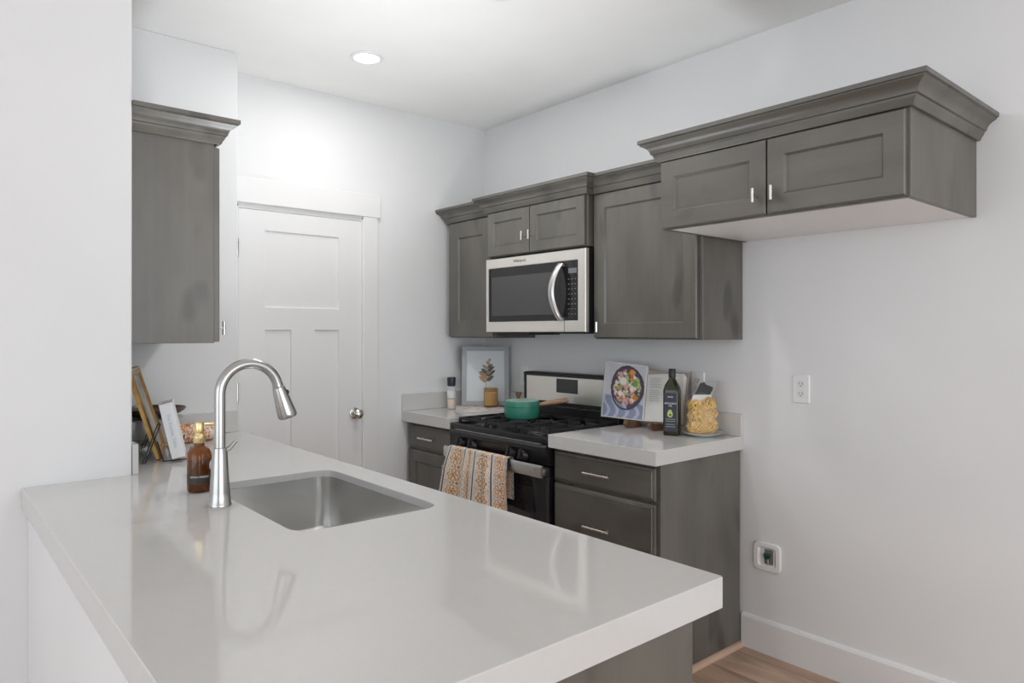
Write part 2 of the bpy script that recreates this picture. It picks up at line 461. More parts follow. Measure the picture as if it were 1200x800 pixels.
# ---- cabinet over the refrigerator space
FX, FY0, FY1, FZ = 2.188, .800, 1.690, 1.768
t = thing('wall_cabinet', 'deep two-door grey-stained cabinet over the empty refrigerator space with white underside', 'wall cabinet', (2.5, 1.24, FZ), 'grey-stained wall cabinets')
b = B()
box(b, FX + .02, XR - .001, FY0, FY0 + .018, FZ, UT + .03, .0015, 1); box(b, FX + .02, XR - .001, FY1 - .018, FY1, FZ, UT + .03, .0015, 1)
box(b, FX + .02, FX + .04, FY0 + .018, FY1 - .018, FZ, UT + .03); box(b, FX + .04, XR - .001, FY0 + .018, FY1 - .018, UT, UT + .03)
box(b, XR - .015, XR - .001, FY0 + .018, FY1 - .018, FZ + .01, UT)
part('body', b, M_wood, t)
b = B(); box(b, FX + .04, XR - .002, FY0 + .018, FY1 - .018, FZ + .002, FZ + .016); part('underside_panel', b, M_white, t, label='white underside panel')
for u0, u1, pu in ((FY0 + .010, 1.244, 1.214), (1.249, FY1 - .004, 1.280)):
    b = B(); shaker(b, fX(FX + .02), u0, u1, FZ + .004, UT - .004, rail=.060); d = part('cabinet_door', b, M_woodh, t)
    t_pull(d, fX(FX + .02), pu, 1.836, .02)
b = B(); crown(b, [(UX - .06, FY1), (FX + .012, FY1), (FX + .012, FY0), (XR - .001, FY0)], UT, 1, 1.0); part('crown_molding', b, M_woodh, t, 35)
# ---- cabinet on the hidden left wall, seen from its side
LY0 = 2.560
t = thing('wall_cabinet', 'grey-stained wall cabinet at far left showing its plain side panel', 'wall cabinet', (.7, 2.9, 1.335), 'grey-stained wall cabinets')
b = B(); box(b, LW + .001, .806, LY0, 3.290, 1.335, UT + .03, .0015, 1); part('body', b, M_wood, t)
b = B(); shaker(b, fXp(.806), LY0 + .004, 2.920, 1.339, UT - .004); d = part('cabinet_door', b, M_wood, t)
t_pull(d, fXp(.806), LY0 + .045, 1.388, .02)
b = B(); shaker(b, fXp(.806), 2.926, 3.286, 1.339, UT - .004); part('cabinet_door', b, M_wood, t)
b = B(); crown(b, [(LW + .001, LY0), (.816, LY0), (.816, 3.290)], UT + .006, 1, .92); part('crown_molding', b, M_woodh, t, 35)

# ------------------------------------------------------------------ microwave
t = thing('microwave', 'stainless over-the-range microwave with black glass door under the short cabinet', 'microwave', (2.6, 2.67, 1.372), None)
b = B(); box(b, MX + .02, XR - .002, RY0 + .004, RY1 - .004, 1.374, 1.778, .003); part('housing', b, M_black, t)
b = B()   # stainless face with an opening for the glass
f = fX(MX + .02)
y0, y1, z0, z1 = RY0 - .004, RY1 + .000, 1.374, 1.772
panel_door(b, f, y0, y1, z0, z1, .022, [(2.340, 3.026, 1.428, 1.722)], .006, .001, .003)
part('front_frame', b, M_steelw, t)
b = B(); box(b, MX + .002, MX + .010, 2.342, 3.024, 1.430, 1.720, .001, 1); dr = part('door_glass', b, M_bglass, t)
b = B(); box(b, MX + .0008, MX + .004, 2.500, 3.000, 1.462, 1.672); part('window', b, M_window, dr)
b = B(); tube(b, [(MX - .0025, 2.432, 1.374 + .001), (MX - .0025, 2.432, 1.428)], .0008, 6); part('door_seam', b, M_blackp, t)
b = B()   # bowed handle, flat section
pts = []
for i in range(17):
    s = i / 16; z = 1.432 + .276 * s; out = .008 + .052 * math.sin(PI * s) ** .8; pts.append((MX - out, 2.452 + .014 * math.sin(PI * s), z))
rings = []
for i, (x, y, z) in enumerate(pts):
    w = .019; th = .006
    rings.append([(x - th, y - w * .8, z), (x - th * 1.5, y, z), (x - th, y + w * .8, z), (x, y + w, z), (x + th, y + w * .8, z), (x + th * 1.2, y, z), (x + th, y - w * .8, z), (x, y - w, z)])
loft(b, rings); box(b, MX - .014, MX + .004, 2.437, 2.467, 1.430, 1.446, .002); box(b, MX - .014, MX + .004, 2.437, 2.467, 1.694, 1.710, .002)
part('handle', b, M_steel, t, 50)
M_key = mat('keypad_print', (.16, .165, .175), .4)
b = B()
for r in range(8):
    for k in range(3):
        yy = 2.405 - .022 * k; zz = 1.630 - .024 * r
        box(b, MX + .0008, MX + .003, yy - .0045, yy + .0045, zz - .0022, zz + .0022)
part('keypad', b, M_key, t)
b = B(); box(b, MX + .0008, MX + .003, 2.352, 2.408, 1.658, 1.682); part('display', b, mat('dim_display', (.16, .17, .19), .1), t)
b = B(); box(b, 2.47, 2.70, 2.76, 3.00, 1.360, 1.374, .002); part('grease_filter', b, M_blackp, t)
b = B(); box(b, 2.47, 2.70, 2.34, 2.56, 1.366, 1.374, .002); part('grease_filter', b, M_blackp, t)

def text_mesh(name, body, size, M, m, parent, extrude=.0003, align='CENTER'):
    """flat lettering as a mesh; M maps the text plane into the room"""
    cu = bpy.data.curves.new(name, 'FONT'); cu.body = body; cu.size = size; cu.extrude = extrude; cu.align_x = align; cu.align_y = 'CENTER'
    cu.resolution_u = 2
    o = bpy.data.objects.new(name, cu); COL.objects.link(o)
    dg = bpy.context.evaluated_depsgraph_get()
    me = bpy.data.meshes.new_from_object(o.evaluated_get(dg))
    bpy.data.objects.remove(o)
    bm = B(); bm.from_mesh(me); bmesh.ops.transform(bm, matrix=M, verts=bm.verts[:]); bpy.data.meshes.remove(me)
    return part(name, bm, m, parent)
def frame_mat(o, ux, uy):
    ux = Vector(ux).normalized(); uy = Vector(uy).normalized(); n = ux.cross(uy)
    return Matrix(((ux.x, uy.x, n.x, o[0]), (ux.y, uy.y, n.y, o[1]), (ux.z, uy.z, n.z, o[2]), (0, 0, 0, 1)))
M_ink = mat('dark_lettering', (.08, .08, .085), .4)
M_inkw = mat('white_lettering', (.85, .85, .85), .5)
text_mesh('brand_lettering', 'Whirlpool', .023, frame_mat((MX - .0025, 2.765, 1.7475), (0, -1, 0), (0, 0, 1)), M_ink, t)

# ------------------------------------------------------------------ base cabinets on the range side
def base_cab(name, label, y0, y1, fronts, end_panel=None):
    t = thing(name, label, 'base cabinet', (2.5, (y0 + y1) / 2, 0), 'grey-stained base cabinets by the range')
    b = B(); X0 = 2.208
    box(b, X0, XR - .018, y0, y1, .10, ZT - CT - .002, .001, 1); part('body', b, M_dark if False else M_wood, t)
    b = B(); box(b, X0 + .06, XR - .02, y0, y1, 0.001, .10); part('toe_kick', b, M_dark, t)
    for kind, u0, u1, v0, v1 in fronts:
        b = B(); f = fX(X0)
        if kind == 'drawer': slab_front(b, f, u0, u1, v0, v1); d = part('drawer', b, M_woodh, t); bar_pull(d, f, (u0 + u1) / 2, (v0 + v1) / 2 - (.0 if v1 > .8 else .004), .02)
        else: shaker(b, f, u0, u1, v0, v1); d = part('cabinet_door', b, M_wood, t); t_pull(d, f, u0 + .045, v1 - .06, .02)
    return t
t = base_cab('base_cabinet', 'three-drawer grey-stained base cabinet right of the range with a plain end panel', 1.714, 2.286,
         [('drawer', 1.716, 2.282, .712, .842), ('drawer', 1.716, 2.282, .410, .698), ('drawer', 1.716, 2.282, .106, .398)])
b = B(); box(b, 2.206, XR - .017, 1.698, 1.713, .001, ZT - CT - .002, .001, 1); part('end_panel', b, M_wood, t)
t = base_cab('base_cabinet', 'narrow grey-stained base cabinet left of the range with one drawer over a door', 3.056, 3.515,
         [('drawer', 3.062, 3.494, .716, .842), ('door', 3.062, 3.494, .110, .700)])
# quarter-round at the foot of the end panel
b = B()
pr = [(1.697, 0.0005)] + [(1.697 - .020 * math.cos(a), .0005 + .020 * math.sin(a)) for a in [PI / 2 * i / 6 for i in range(7)]]
prism(b, pr, 'X', 2.20, XR - .016)
o = struct('trim_2', b, noise_mat('pale_bare_wood', (.50, .33, .24), (.58, .40, .30), (4, 60, 60), .5), 'pale bare wood quarter-round at the cabinet foot', smooth=40)

# ------------------------------------------------------------------ worktops
t = thing('countertop', 'white quartz worktop right of the range with a backsplash strip', 'worktop', (2.47, 1.99, ZT - CT), 'white quartz worktops beside the range')
b = B(); box(b, CX, XR - .001, CE, CL, ZT - CT, ZT, .002); part('slab', b, M_quartz, t)
b = B(); box(b, XR - .021, XR - .001, CE, CL, ZT + .0005, 1.013, .0015); part('backsplash', b, M_quartz, t)
t = thing('countertop', 'white quartz worktop in the corner left of the range', 'worktop', (2.47, 3.29, ZT - CT), 'white quartz worktops beside the range')
b = B(); box(b, CX, XR - .001, RY1 + .004, YB - .001, ZT - CT, ZT, .002); part('slab', b, M_quartz, t)
b = B(); box(b, XR - .021, XR - .001, RY1 + .004, YB - .001, ZT + .0005, 1.013, .0015); part('backsplash', b, M_quartz, t)
b = B(); box(b, CX, XR - .022, YB - .021, YB - .001, ZT + .0005, 1.013, .0015); part('backsplash', b, M_quartz, t)

# ------------------------------------------------------------------ peninsula
SX0, SX1, SY0, SY1, SR = .664, 1.060, 1.528, 2.192, .055
t = thing('peninsula_cabinet', 'grey-stained base cabinet under the sink worktop, plain end panel nearest the camera', 'base cabinet', (.73, 1.6, 0))
b = B()
x0 = PX0 + .122
box(b, x0, 1.078, .790, .810, .10, ZT - CT - .002); box(b, x0, x0 + .018, .810, 2.495, .10, ZT - CT - .002); box(b, LW + .002, LW + .02, 2.505, 3.285, .10, ZT - CT - .002)
box(b, x0 + .018, 1.078, .810, 2.48, .10, .118); box(b, 1.060, 1.078, .810, 3.285, .10, .14); box(b, 1.060, 1.078, .810, 3.285, ZT - CT - .04, ZT - CT - .002)
part('body', b, M_wood, t)
b = B(); box(b, PX0 + .122, 1.098, .772, .789, .001, ZT - CT - .002, .001, 1); part('end_panel', b, M_wood, t)
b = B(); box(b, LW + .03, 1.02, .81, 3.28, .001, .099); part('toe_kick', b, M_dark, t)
for u0, u1 in ((.800, 1.10), (1.106, 1.50), (1.506, 1.86), (1.866, 2.22), (2.226, 2.82), (2.826, 3.28)):
    b = B(); f = fXp(1.078)
    shaker(b, f, u0, u1, .12, .842); d = part('cabinet_door', b, M_wood, t); t_pull(d, f, u1 - .045, .78, .02)

t = thing('countertop', 'long white quartz peninsula worktop with an undermount sink cut-out', 'worktop', (.7, 1.9, ZT - CT))
b = B()
def slab_outline():
    # runs clockwise seen from above: corner at the wall end is notched round the wall
    return [(PX0, PY0), (PX1, PY0), (PX1, YB2 - .0005), (LW + .001, YB2 - .0005), (LW + .001, YP - .0008), (PX0, YP - .0008)]
def filled(bm, z, loops, flip=False):
    es = []
    for lp in loops:
        vs = [bm.verts.new((x, y, z)) for x, y in lp]
        es += [bm.edges.new((vs[i], vs[(i + 1) % len(vs)])) for i in range(len(vs))]
    bmesh.ops.triangle_fill(bm, use_beauty=True, use_dissolve=False, edges=es)
hole = rrect(SX0, SX1, SY0, SY1, SR, 10)
out = []
r = .008
for cx, cy, a0 in ((PX1 - r, PY0 + r, 270),):
    pass
O = slab_outline()
# round the free corner of the peninsula a little in plan
O2 = [O[0]] + [(PX1 - r + r * math.cos(math.radians(a)), PY0 + r + r * math.sin(math.radians(a))) for a in (270, 292, 315, 338, 360)] + O[2:]
def inset(poly, d):
    n = len(poly); R = []
    for i in range(n):
        p0, p, p1 = Vector(poly[i - 1]), Vector(poly[i]), Vector(poly[(i + 1) % n])
        a = (p - p0).normalized(); c = (p1 - p).normalized()
        na, nc = Vector((-a.y, a.x)), Vector((-c.y, c.x)); m = (na + nc) / (1 + na.dot(nc))
        R.append(tuple(p + m * d))
    return R
ch = .0018
filled(b, ZT, [inset(O2, ch), inset(hole, -ch)]); filled(b, ZT - CT, [inset(O2, ch), hole])
loft(b, [[(x, y, ZT) for x, y in inset(O2, ch)], [(x, y, ZT - ch) for x, y in O2], [(x, y, ZT - CT + ch) for x, y in O2], [(x, y, ZT - CT) for x, y in inset(O2, ch)]], True, False, False)
loft(b, [[(x, y, ZT) for x, y in inset(hole, -ch)], [(x, y, ZT - ch) for x, y in hole], [(x, y, ZT - CT) for x, y in hole]], True, False, False)
bmesh.ops.remove_doubles(b, verts=b.verts[:], dist=1e-6)
part('slab', b, M_quartz, t, 30)
b = B(); box(b, LW + .001, LW + .018, YP - .002, YB2 - .020, ZT + .0005, 1.013, .0015); part('backsplash', b, M_quartz, t)
b = B(); box(b, LW + .001, XC - .004, YB2 - .0195, YB2 - .001, ZT + .0005, 1.013, .0015); part('backsplash', b, M_quartz, t)

# ------------------------------------------------------------------ sink
t = thing('sink', 'stainless undermount single-bowl sink in the peninsula worktop', 'sink', ((SX0 + SX1) / 2, (SY0 + SY1) / 2, .69))
b = B(); zt = ZT - .022
def ringz(d, z, r): return [(x, y, z) for x, y in rrect(SX0 + d, SX1 - d, SY0 + d, SY1 - d, r, 10)]
zb = .700
R = [ringz(.0025, zt, SR - .0025), ringz(.003, ZT - .11, SR - .004), ringz(.006, zb + .035, SR - .002), ringz(.011, zb + .012, SR), ringz(.024, zb + .003, SR), ringz(.05, zb, SR - .01), ringz(.12, zb - .003, .05)]
loft(b, R, True, False, True)
R2 = [ringz(.0008, zt, SR - .001), ringz(.0008, ZT - CT - .0015, SR - .001)]
loft(b, [ringz(.0025, zt, SR - .0025), ringz(.0008, zt, SR - .001)], True, False, False)
bmesh.ops.remove_doubles(b, verts=b.verts[:], dist=1e-6)
basin = part('basin', b, M_sink, t, 45)
b = B(); lathe(b, [(.046, .0), (.044, .003), (.038, .004), (.036, -.001), (.010, -.001)], ((SX0 + SX1) / 2, 1.90, zb - .002), 32); part('drain', b, M_faucet, t, 40)

# ------------------------------------------------------------------ faucet
fx, fy = .616, 1.912
t = thing('faucet', 'brushed steel gooseneck pull-down faucet beside the sink', 'faucet', (fx, fy, ZT))
b = B(); lathe(b, [(.0295, .0005), (.0295, .003), (.028, .006), (.0255, .035), (.0222, .085), (.0196, .130), (.0186, .147), (.0186, .152)], (fx, fy, ZT), 36); part('base', b, M_faucet, t, 40)
b = B(); pts = [(fx, fy, ZT + .1525), (fx, fy, ZT + .20), (fx, fy, ZT + .29)]
Rr = .079; cz = ZT + .293
for i in range(0, 21):
    a = PI - (PI - math.radians(14)) * i / 20
    pts.append((fx + Rr + Rr * math.cos(a), fy, cz + Rr * math.sin(a)))
tube(b, pts, .0140, 20); part('spout', b, M_faucet, t, 45)
ex, ey, ez = pts[-1]; dirv = (Vector(pts[-1]) - Vector(pts[-2])).normalized()
rot = dirv.to_track_quat('Z', 'Y').to_matrix()
b = B(); lathe(b, [(.0150, .0), (.0152, .004), (.0138, .005), (.0138, .007), (.0165, .009), (.0185, .022), (.0225, .055), (.0260, .086), (.0262, .094), (.0240, .098), (.0235, .095), (.018, .094)], (ex, ey, ez), 32, M=rot)
sp = part('spray_head', b, M_faucet, t, 40)
pb = Vector((ex, ey, ez)) + dirv * .030
b = B(); nx = Vector((dirv.z * -1, 0, dirv.x)); bp = pb + nx * .019
lathe(b, [(.0065, 0), (.0065, .003), (.004, .005)], bp, 14, M=nx.to_track_quat('Z', 'Y').to_matrix()); part('button', b, M_blackp, sp, 40)
b = B()
q = Vector((.62, -.25, .0)).normalized()
tube(b, [Vector((fx, fy, ZT + .146)) + q * .015, Vector((fx, fy, ZT + .149)) + q * .024, Vector((fx, fy, ZT + .168)) + q * .040], [.0065, .006, .0045], 12); part('lever', b, M_faucet, t, 40)

# ------------------------------------------------------------------ range
t = thing('range', 'black and stainless slide-in gas range between the two worktops', 'range', (2.45, (RY0 + RY1) / 2, 0))
y0, y1 = RY0 + .003, RY1 - .003
b = B(); box(b, 2.2120, XR - .03, y0, y1, .05, .868, .002); box(b, 2.20, XR - .05, y0 + .03, y1 - .03, .001, .05)
part('body', b, M_black, t)
ZK = .893
b = B()   # cooktop: rimmed tray
tr = [(2.1580, XR - .12, y0 - .001, y1 + .001)]
X0, X1 = 2.1600, XR - .060
loft(b, [[(x, y, .868) for x, y in rrect(X0 + .006, X1, y0, y1, .012)], [(x, y, .874) for x, y in rrect(X0, X1, y0, y1, .012)], [(x, y, ZK) for x, y in rrect(X0, X1, y0, y1, .012)],
         [(x, y, ZK + .004) for x, y in rrect(X0 + .006, X1 - .006, y0 + .006, y1 - .006, .012)], [(x, y, ZK + .003) for x, y in rrect(X0 + .026, X1 - .02, y0 + .022, y1 - .022, .012)],
         [(x, y, ZK - .010) for x, y in rrect(X0 + .034, X1 - .03, y0 + .030, y1 - .030, .02)]])
part('cooktop', b, M_black, t, 35)
BUR = [(2.275, y0 + .17), (2.275, y1 - .17), (2.545, y0 + .17), (2.545, y1 - .17), (2.41, (y0 + y1) / 2)]
for i, (x, y) in enumerate(BUR):
    s = 1.15 if i in (0, 1) else .9
    b = B(); lathe(b, [(.050 * s, -.010), (.050 * s, .002), (.036 * s, .006), (.034 * s, .010)], (x, y, ZK), 28); bu = part('burner', b, mat('burner_alloy', (.22, .22, .22), .45, 1.0) if i == 0 else bpy.data.materials['burner_alloy'], t, 40)
    b = B(); lathe(b, [(.033 * s, .0105), (.034 * s, .014), (.030 * s, .017), (.01, .018)], (x, y, ZK), 28); part('burner_cap', b, M_blackm, bu, 40)
ZG = .925
def bar(bm, x0, y0, x1, y1, z0=None, w=.0055):
    z1 = ZG; z0 = ZG - .013 if z0 is None else z0
    d = Vector((x1 - x0, y1 - y0, 0)).normalized(); s = Vector((-d.y, d.x, 0)) * w
    a, c = Vector((x0, y0, 0)), Vector((x1, y1, 0))
    loft(bm, [[(p.x + s.x, p.y + s.y, z0), (p.x + s.x * .8, p.y + s.y * .8, z1), (p.x - s.x * .8, p.y - s.y * .8, z1), (p.x - s.x, p.y - s.y, z0)] for p in (a, c)])
gw = (y1 - y0 - .05) / 3
for g in range(3):
    a = y0 + .025 + g * gw + .002; c = a + gw - .004; m = (a + c) / 2
    gx0, gx1 = 2.2010, 2.665
    b = B()
    for yy in (a + .006, c - .006): bar(b, gx0, yy, gx1, yy)
    for xx in (gx0 + .006, (gx0 + gx1) / 2, gx1 - .006): bar(b, xx, a, xx, c)
    for bx in ((2.275, 2.545) if g != 1 else (2.41,)):
        for k in range(4):
            aa = PI / 4 + k * PI / 2 if g == 1 else k * PI / 2
            r0, r1 = .022, .10
            ex_, ey_ = bx + r1 * math.cos(aa) * 1.2, m + r1 * math.sin(aa)
            bar(b, bx + r0 * math.cos(aa), m + r0 * math.sin(aa), min(max(ex_, gx0 + .006), gx1 - .006), min(max(ey_, a + .006), c - .006))
    for xx in (gx0 + .006, gx1 - .006):
        for yy in (a + .006, c - .006): box(b, xx - .006, xx + .006, yy - .006, yy + .006, ZK - .0095, ZG - .012)
    part('grate', b, M_blackm, t)
b = B()   # sloped front band and control panel
prism(b, [(2.2120, .868), (2.1660, .866), (2.1560, .852), (2.1560, .834), (2.1640, .830), (2.1820, .770), (2.2120, .768)], 'Y', y0, y1)
cp = part('control_panel', b, M_black, t)
b = B(); box(b, 2.1640, 2.2060, y0 + .04, y1 - .04, .8655, .8685); part('vent_slot', b, M_steel, t)
for yk in (2.955, 2.855, 2.555, 2.465):
    kb = Vector((2.1730, yk - .01, .800)); ax = Vector((-.96, 0, .28)).normalized(); rotk = ax.to_track_quat('Z', 'Y').to_matrix()
    b = B(); lathe(b, [(.026, -.002), (.026, .006), (.022, .010), (.020, .026), (.017, .029)], kb, 24, M=rotk)
    kn = part('knob', b, M_blackp, cp, 40)
    b = B(); lo = [Vector((sx * .0065, sy * .022, z)) for z in (.027, .040) for sx, sy in ((-1, -1), (1, -1), (1, 1), (-1, 1))]
    lo = [rotk @ v + kb for v in lo]; loft(b, [lo[:4], lo[4:]]); part('grip', b, M_blackp, kn)
b = B(); box(b, 2.1760, 2.2110, y0 + .002, y1 - .002, .215, .764, .003); od = part('oven_door', b, M_bglass, t)
b = B(); box(b, 2.1745, 2.1758, y0 + .10, y1 - .10, .33, .66); part('window', b, mat('oven_window_glass', (.02, .02, .021), .05), od)
M_edge = mat('dark_edge_trim', (.06, .06, .06), .35, .6)
b = B(); box(b, 2.1735, 2.1790, y0 + .003, y0 + .018, .218, .718, .001, 1); part('edge_trim', b, M_edge, od)
b = B(); box(b, 2.1735, 2.1790, y1 - .018, y1 - .003, .218, .718, .001, 1); part('edge_trim', b, M_edge, od)
b = B(); prism(b, [(2.1280, .722), (2.1240, .732), (2.1240, .768), (2.1280, .778), (2.1360, .778), (2.1360, .722)], 'Y', y0 - .004, y1 + .004)
for yy in (y0 + .004, y1 - .030): box(b, 2.1360, 2.1770, yy, yy + .026, .728, .760, .003)
hd = part('door_handle', b, M_steel, od, 30)
b = B(); box(b, 2.1225, 2.1245, y0 + .048, y0 + .054, .738, .764, .0005, 1); box(b, 2.1225, 2.1245, y0 + .062, y0 + .064, .738, .764); part('badge', b, M_nickel, hd)
b = B(); box(b, 2.1780, 2.2110, y0 + .002, y1 - .002, .056, .208, .003); part('drawer', b, M_black, t)
# backguard, leaning back
b = B()
prism(b, [(2.700, .880), (2.693, .985), (2.690, 1.142), (2.700, 1.148), (XR - .006, 1.148), (XR - .006, .880)], 'Y', y0 - .002, y1 + .006)
bgd = part('backguard', b, M_blackm, t)
b = B(); prism(b, [(2.692, .990), (2.6875, .992), (2.6865, 1.128), (2.690, 1.130)], 'Y', y0 + .02, y1 - .022); part('backguard_panel', b, M_steelw, bgd)
b = B(); box(b, 2.6850, 2.6875, 2.612, 2.775, 1.044, 1.120, .001, 1); part('clock_display', b, mat('display_panel', (.045, .047, .05), .3), bgd)
b = B(); box(b, 2.660, 2.699, y0 + .01, y1 - .01, .898, .972, .004); part('rear_vent', b, M_black, t)

# ------------------------------------------------------------------ dish towel on the oven handle
def srgb(r, g, bb):
    f = lambda c: (c / 255 / 12.92) if c / 255 <= .04045 else ((c / 255 + .055) / 1.055) ** 2.4
    return (f(r), f(g), f(bb), 1)
def grid_mesh(bm, nu, nv, P, C=None, mi=None):
    lay = bm.loops.layers.float_color.get('print') or bm.loops.layers.float_color.new('print') if C else None
    V = [[bm.verts.new(P(i / nu, j / nv)) for j in range(nv + 1)] for i in range(nu + 1)]
    for i in range(nu):
        for j in range(nv):
            f = bm.faces.new((V[i][j], V[i + 1][j], V[i + 1][j + 1], V[i][j + 1]))
            if mi is not None: f.material_index = mi
            if C:
                for l, (a, c) in zip(f.loops, ((i, j), (i + 1, j), (i + 1, j + 1), (i, j + 1))): l[lay] = C(a / nu, c / nv)
    return V
def towel_color(u, v):
    for q in (.030, .300, .475, .760):
        if abs(u - q) < .008: return srgb(62, 64, 92)
    for c, w, per, col, col2 in ((.165, .115, .165, srgb(212, 150, 70), srgb(196, 120, 48)), (.620, .120, .165, srgb(206, 142, 66), srgb(184, 110, 44)),
                                 (.388, .055, .09, srgb(204, 160, 116), srgb(190, 132, 84)), (.870, .090, .13, srgb(214, 150, 84), srgb(192, 116, 52))):
        d = (u - c) / w
        if abs(d) < 1:
            q = ((v / per + (.5 if c > .7 else 0)) % 1) * 2 - 1
            r = math.hypot(d, q); th = math.atan2(q, d)
            if r < .16: return col2
            if .22 < r < .40 + .14 * math.cos(6 * th): return col
            if abs(r - (.70 + .08 * math.cos(8 * th))) < .075: return col
            if r > .92 and abs(abs(q) - 1) < .30 and abs(d) < .5 and math.sin(d * 18) > -.3: return col2
            if r > .98 and math.sin(d * 23 + q * 9) * math.sin(q * 21) > .35: return col
    if u > .955 and math.sin(v * 210) * math.sin(u * 260 + v * 60) > .05: return srgb(92, 88, 90)
    return srgb(232, 224, 214)
t_loc = (2.1300, 2.72, .54)
b = B()
TU, TV = 190, 150
def towel_P(u, v):
    # v runs: short back fall -> over the bar -> long front fall
    yT = 2.985 - u * .470
    Lb, Lo, Lf = .20, .040, .27
    s = v * (Lb + Lo + Lf)
    fold = .009 * math.sin(u * 19 + .6) + .005 * math.sin(u * 37 + v * 2)
    crease = -.024 * math.exp(-((u - .375) / .026) ** 2)
    if s < Lb:
        k = 1 - s / Lb
        return (2.1460 + .008 + .003 * k, yT, .783 - (Lb - s) * 1.0)
    if s < Lb + Lo:
        a = (s - Lb) / Lo * PI
        return (2.1350 + .019 * math.cos(a) - .0 , yT, .783 + .004 * math.sin(a))
    k = (s - Lb - Lo) / Lf
    x = 2.1160 - (fold + .008) * min(1, k * 2.5) - crease * (-1) * 0 - .010 * k + crease * -1 * min(1, .25 + k)
    flare = (u - .62) * .10 * k
    return (min(x, 2.1175), yT - flare, .783 - k * Lf)
grid_mesh(b, TU, TV, towel_P, towel_color)
tw = single('dish_towel', b, M_cloth, t_loc, 'cream dish towel with ochre floral bands and blue stripes hung on the oven handle', 'dish towel', smooth=60)

# ------------------------------------------------------------------ saucepan
px_, py_ = 2.425, 2.765
t = thing('saucepan', 'green saucepan with a wooden handle and lid knob on the gas grate', 'saucepan', (px_, py_, ZG))
M_green = noise_mat('green_enamel', (.028, .195, .135), (.034, .215, .150), 30, .42)
M_beech = noise_mat('light_turned_wood', (.32, .19, .115), (.40, .25, .16), (20, 20, 20), .5)
M_walnut = noise_mat('brown_turned_wood', (.13, .062, .035), (.18, .09, .05), (30, 30, 8), .5)
b = B(); lathe(b, [(.080, .0008), (.086, .003), (.0905, .012), (.0925, .03), (.0930, .062), (.0945, .0635), (.0945, .088), (.0935, .0905), (.0905, .0905), (.0895, .086), (.0890, .075), (.086, .008), (.07, .005)], (px_, py_, ZG), 48); part('pot', b, M_green, t, 35)
hx, hy = .68, -.733
b = B(); b0 = Vector((px_ + hx * .092, py_ + hy * .092, ZG + .072)); dr_ = Vector((hx, hy, .16)).normalized()
tube(b, [b0, b0 + dr_ * .012, b0 + dr_ * .022, b0 + dr_ * .05, b0 + dr_ * .12, b0 + dr_ * .148, b0 + dr_ * .152], [.010, .0095, .0105, .0115, .013, .0125, .009], 16); part('handle', b, M_beech, t, 45, 'pale wooden handle')
b = B(); lathe(b, [(.0880, .0880), (.0880, .0925), (.084, .0940), (.05, .1000), (.012, .1030)], (px_, py_, ZG), 40)
lid = part('lid', b, mat('pale_enamel_lid', (.30, .44, .37), .3), t, 35, 'pale grey-green lid')
b = B(); lathe(b, [(.0085, .1025), (.0095, .110), (.0155, .126), (.0165, .132), (.013, .135)], (px_ - .012, py_ + .012, ZG), 22); part('lid_knob', b, M_walnut, lid, 40, 'brown wooden knob')

# ------------------------------------------------------------------ corner worktop: grinder, print, magazine, candle
gx, gy = 2.445, 3.425
t = thing('pepper_grinder', 'clear spice grinder with a dark blue-black cap beside the framed print', 'spice grinder', (gx, gy, ZT))
M_glass = mat('clear_glass', (.93, .93, .92), .05, 0, Alpha=.22, IOR=1.45)
M_spice = noise_mat('pink_salt', (.66, .50, .36), (.85, .74, .62), 260, .8)
b = B(); lathe(b, [(.023, .0008), (.025, .004), (.025, .115), (.020, .126), (.020, .136)], (gx, gy, ZT), 28); part('jar', b, M_glass, t, 40)
b = B(); lathe(b, [(.021, .004), (.0225, .008), (.0225, .058), (.01, .062)], (gx, gy, ZT), 24); part('spice', b, M_spice, t, 40, 'pale pink-brown spice filling')
b = B(); lathe(b, [(.0256, .066), (.0256, .112)], (gx, gy, ZT), 28, False, False); part('paper_label', b, mat('label_paper', (.74, .73, .72), .6), t, 40, 'white paper label')
b = B(); lathe(b, [(.0215, .1365), (.024, .139), (.0255, .165), (.0260, .184), (.024, .190), (.01, .191)], (gx, gy, ZT), 28); part('cap', b, mat('blue_black_plastic', (.018, .022, .035), .35), t, 40)

# magazine (flat, under the candle)
mz = ZT + .0008
mag = [(2.475, 3.452), (2.392, 3.205), (2.625, 3.120), (2.690, 3.330)]
t = thing('magazine', 'flat pale pink-covered magazine under the amber candle', 'magazine', (2.55, 3.3, mz))
b = B(); prism(b, mag, 'Z', mz, mz + .012); part('pages', b, noise_mat('page_edges', (.72, .71, .69), (.8, .79, .77), (5, 5, 700), .7), t, label='white page block')
b = B(); cc = Vector((2.535, 3.30)); mg2 = [tuple(cc + (Vector(p) - cc) * 1.012) for p in mag]
prism(b, mg2, 'Z', mz + .0122, mz + .0136); part('cover', b, noise_mat('pink_terrazzo_cover', (.80, .74, .70), (.50, .27, .20), 38, .45, lo=.50, hi=.68), t, label='pink mottled cover')
MT = mz + .0137

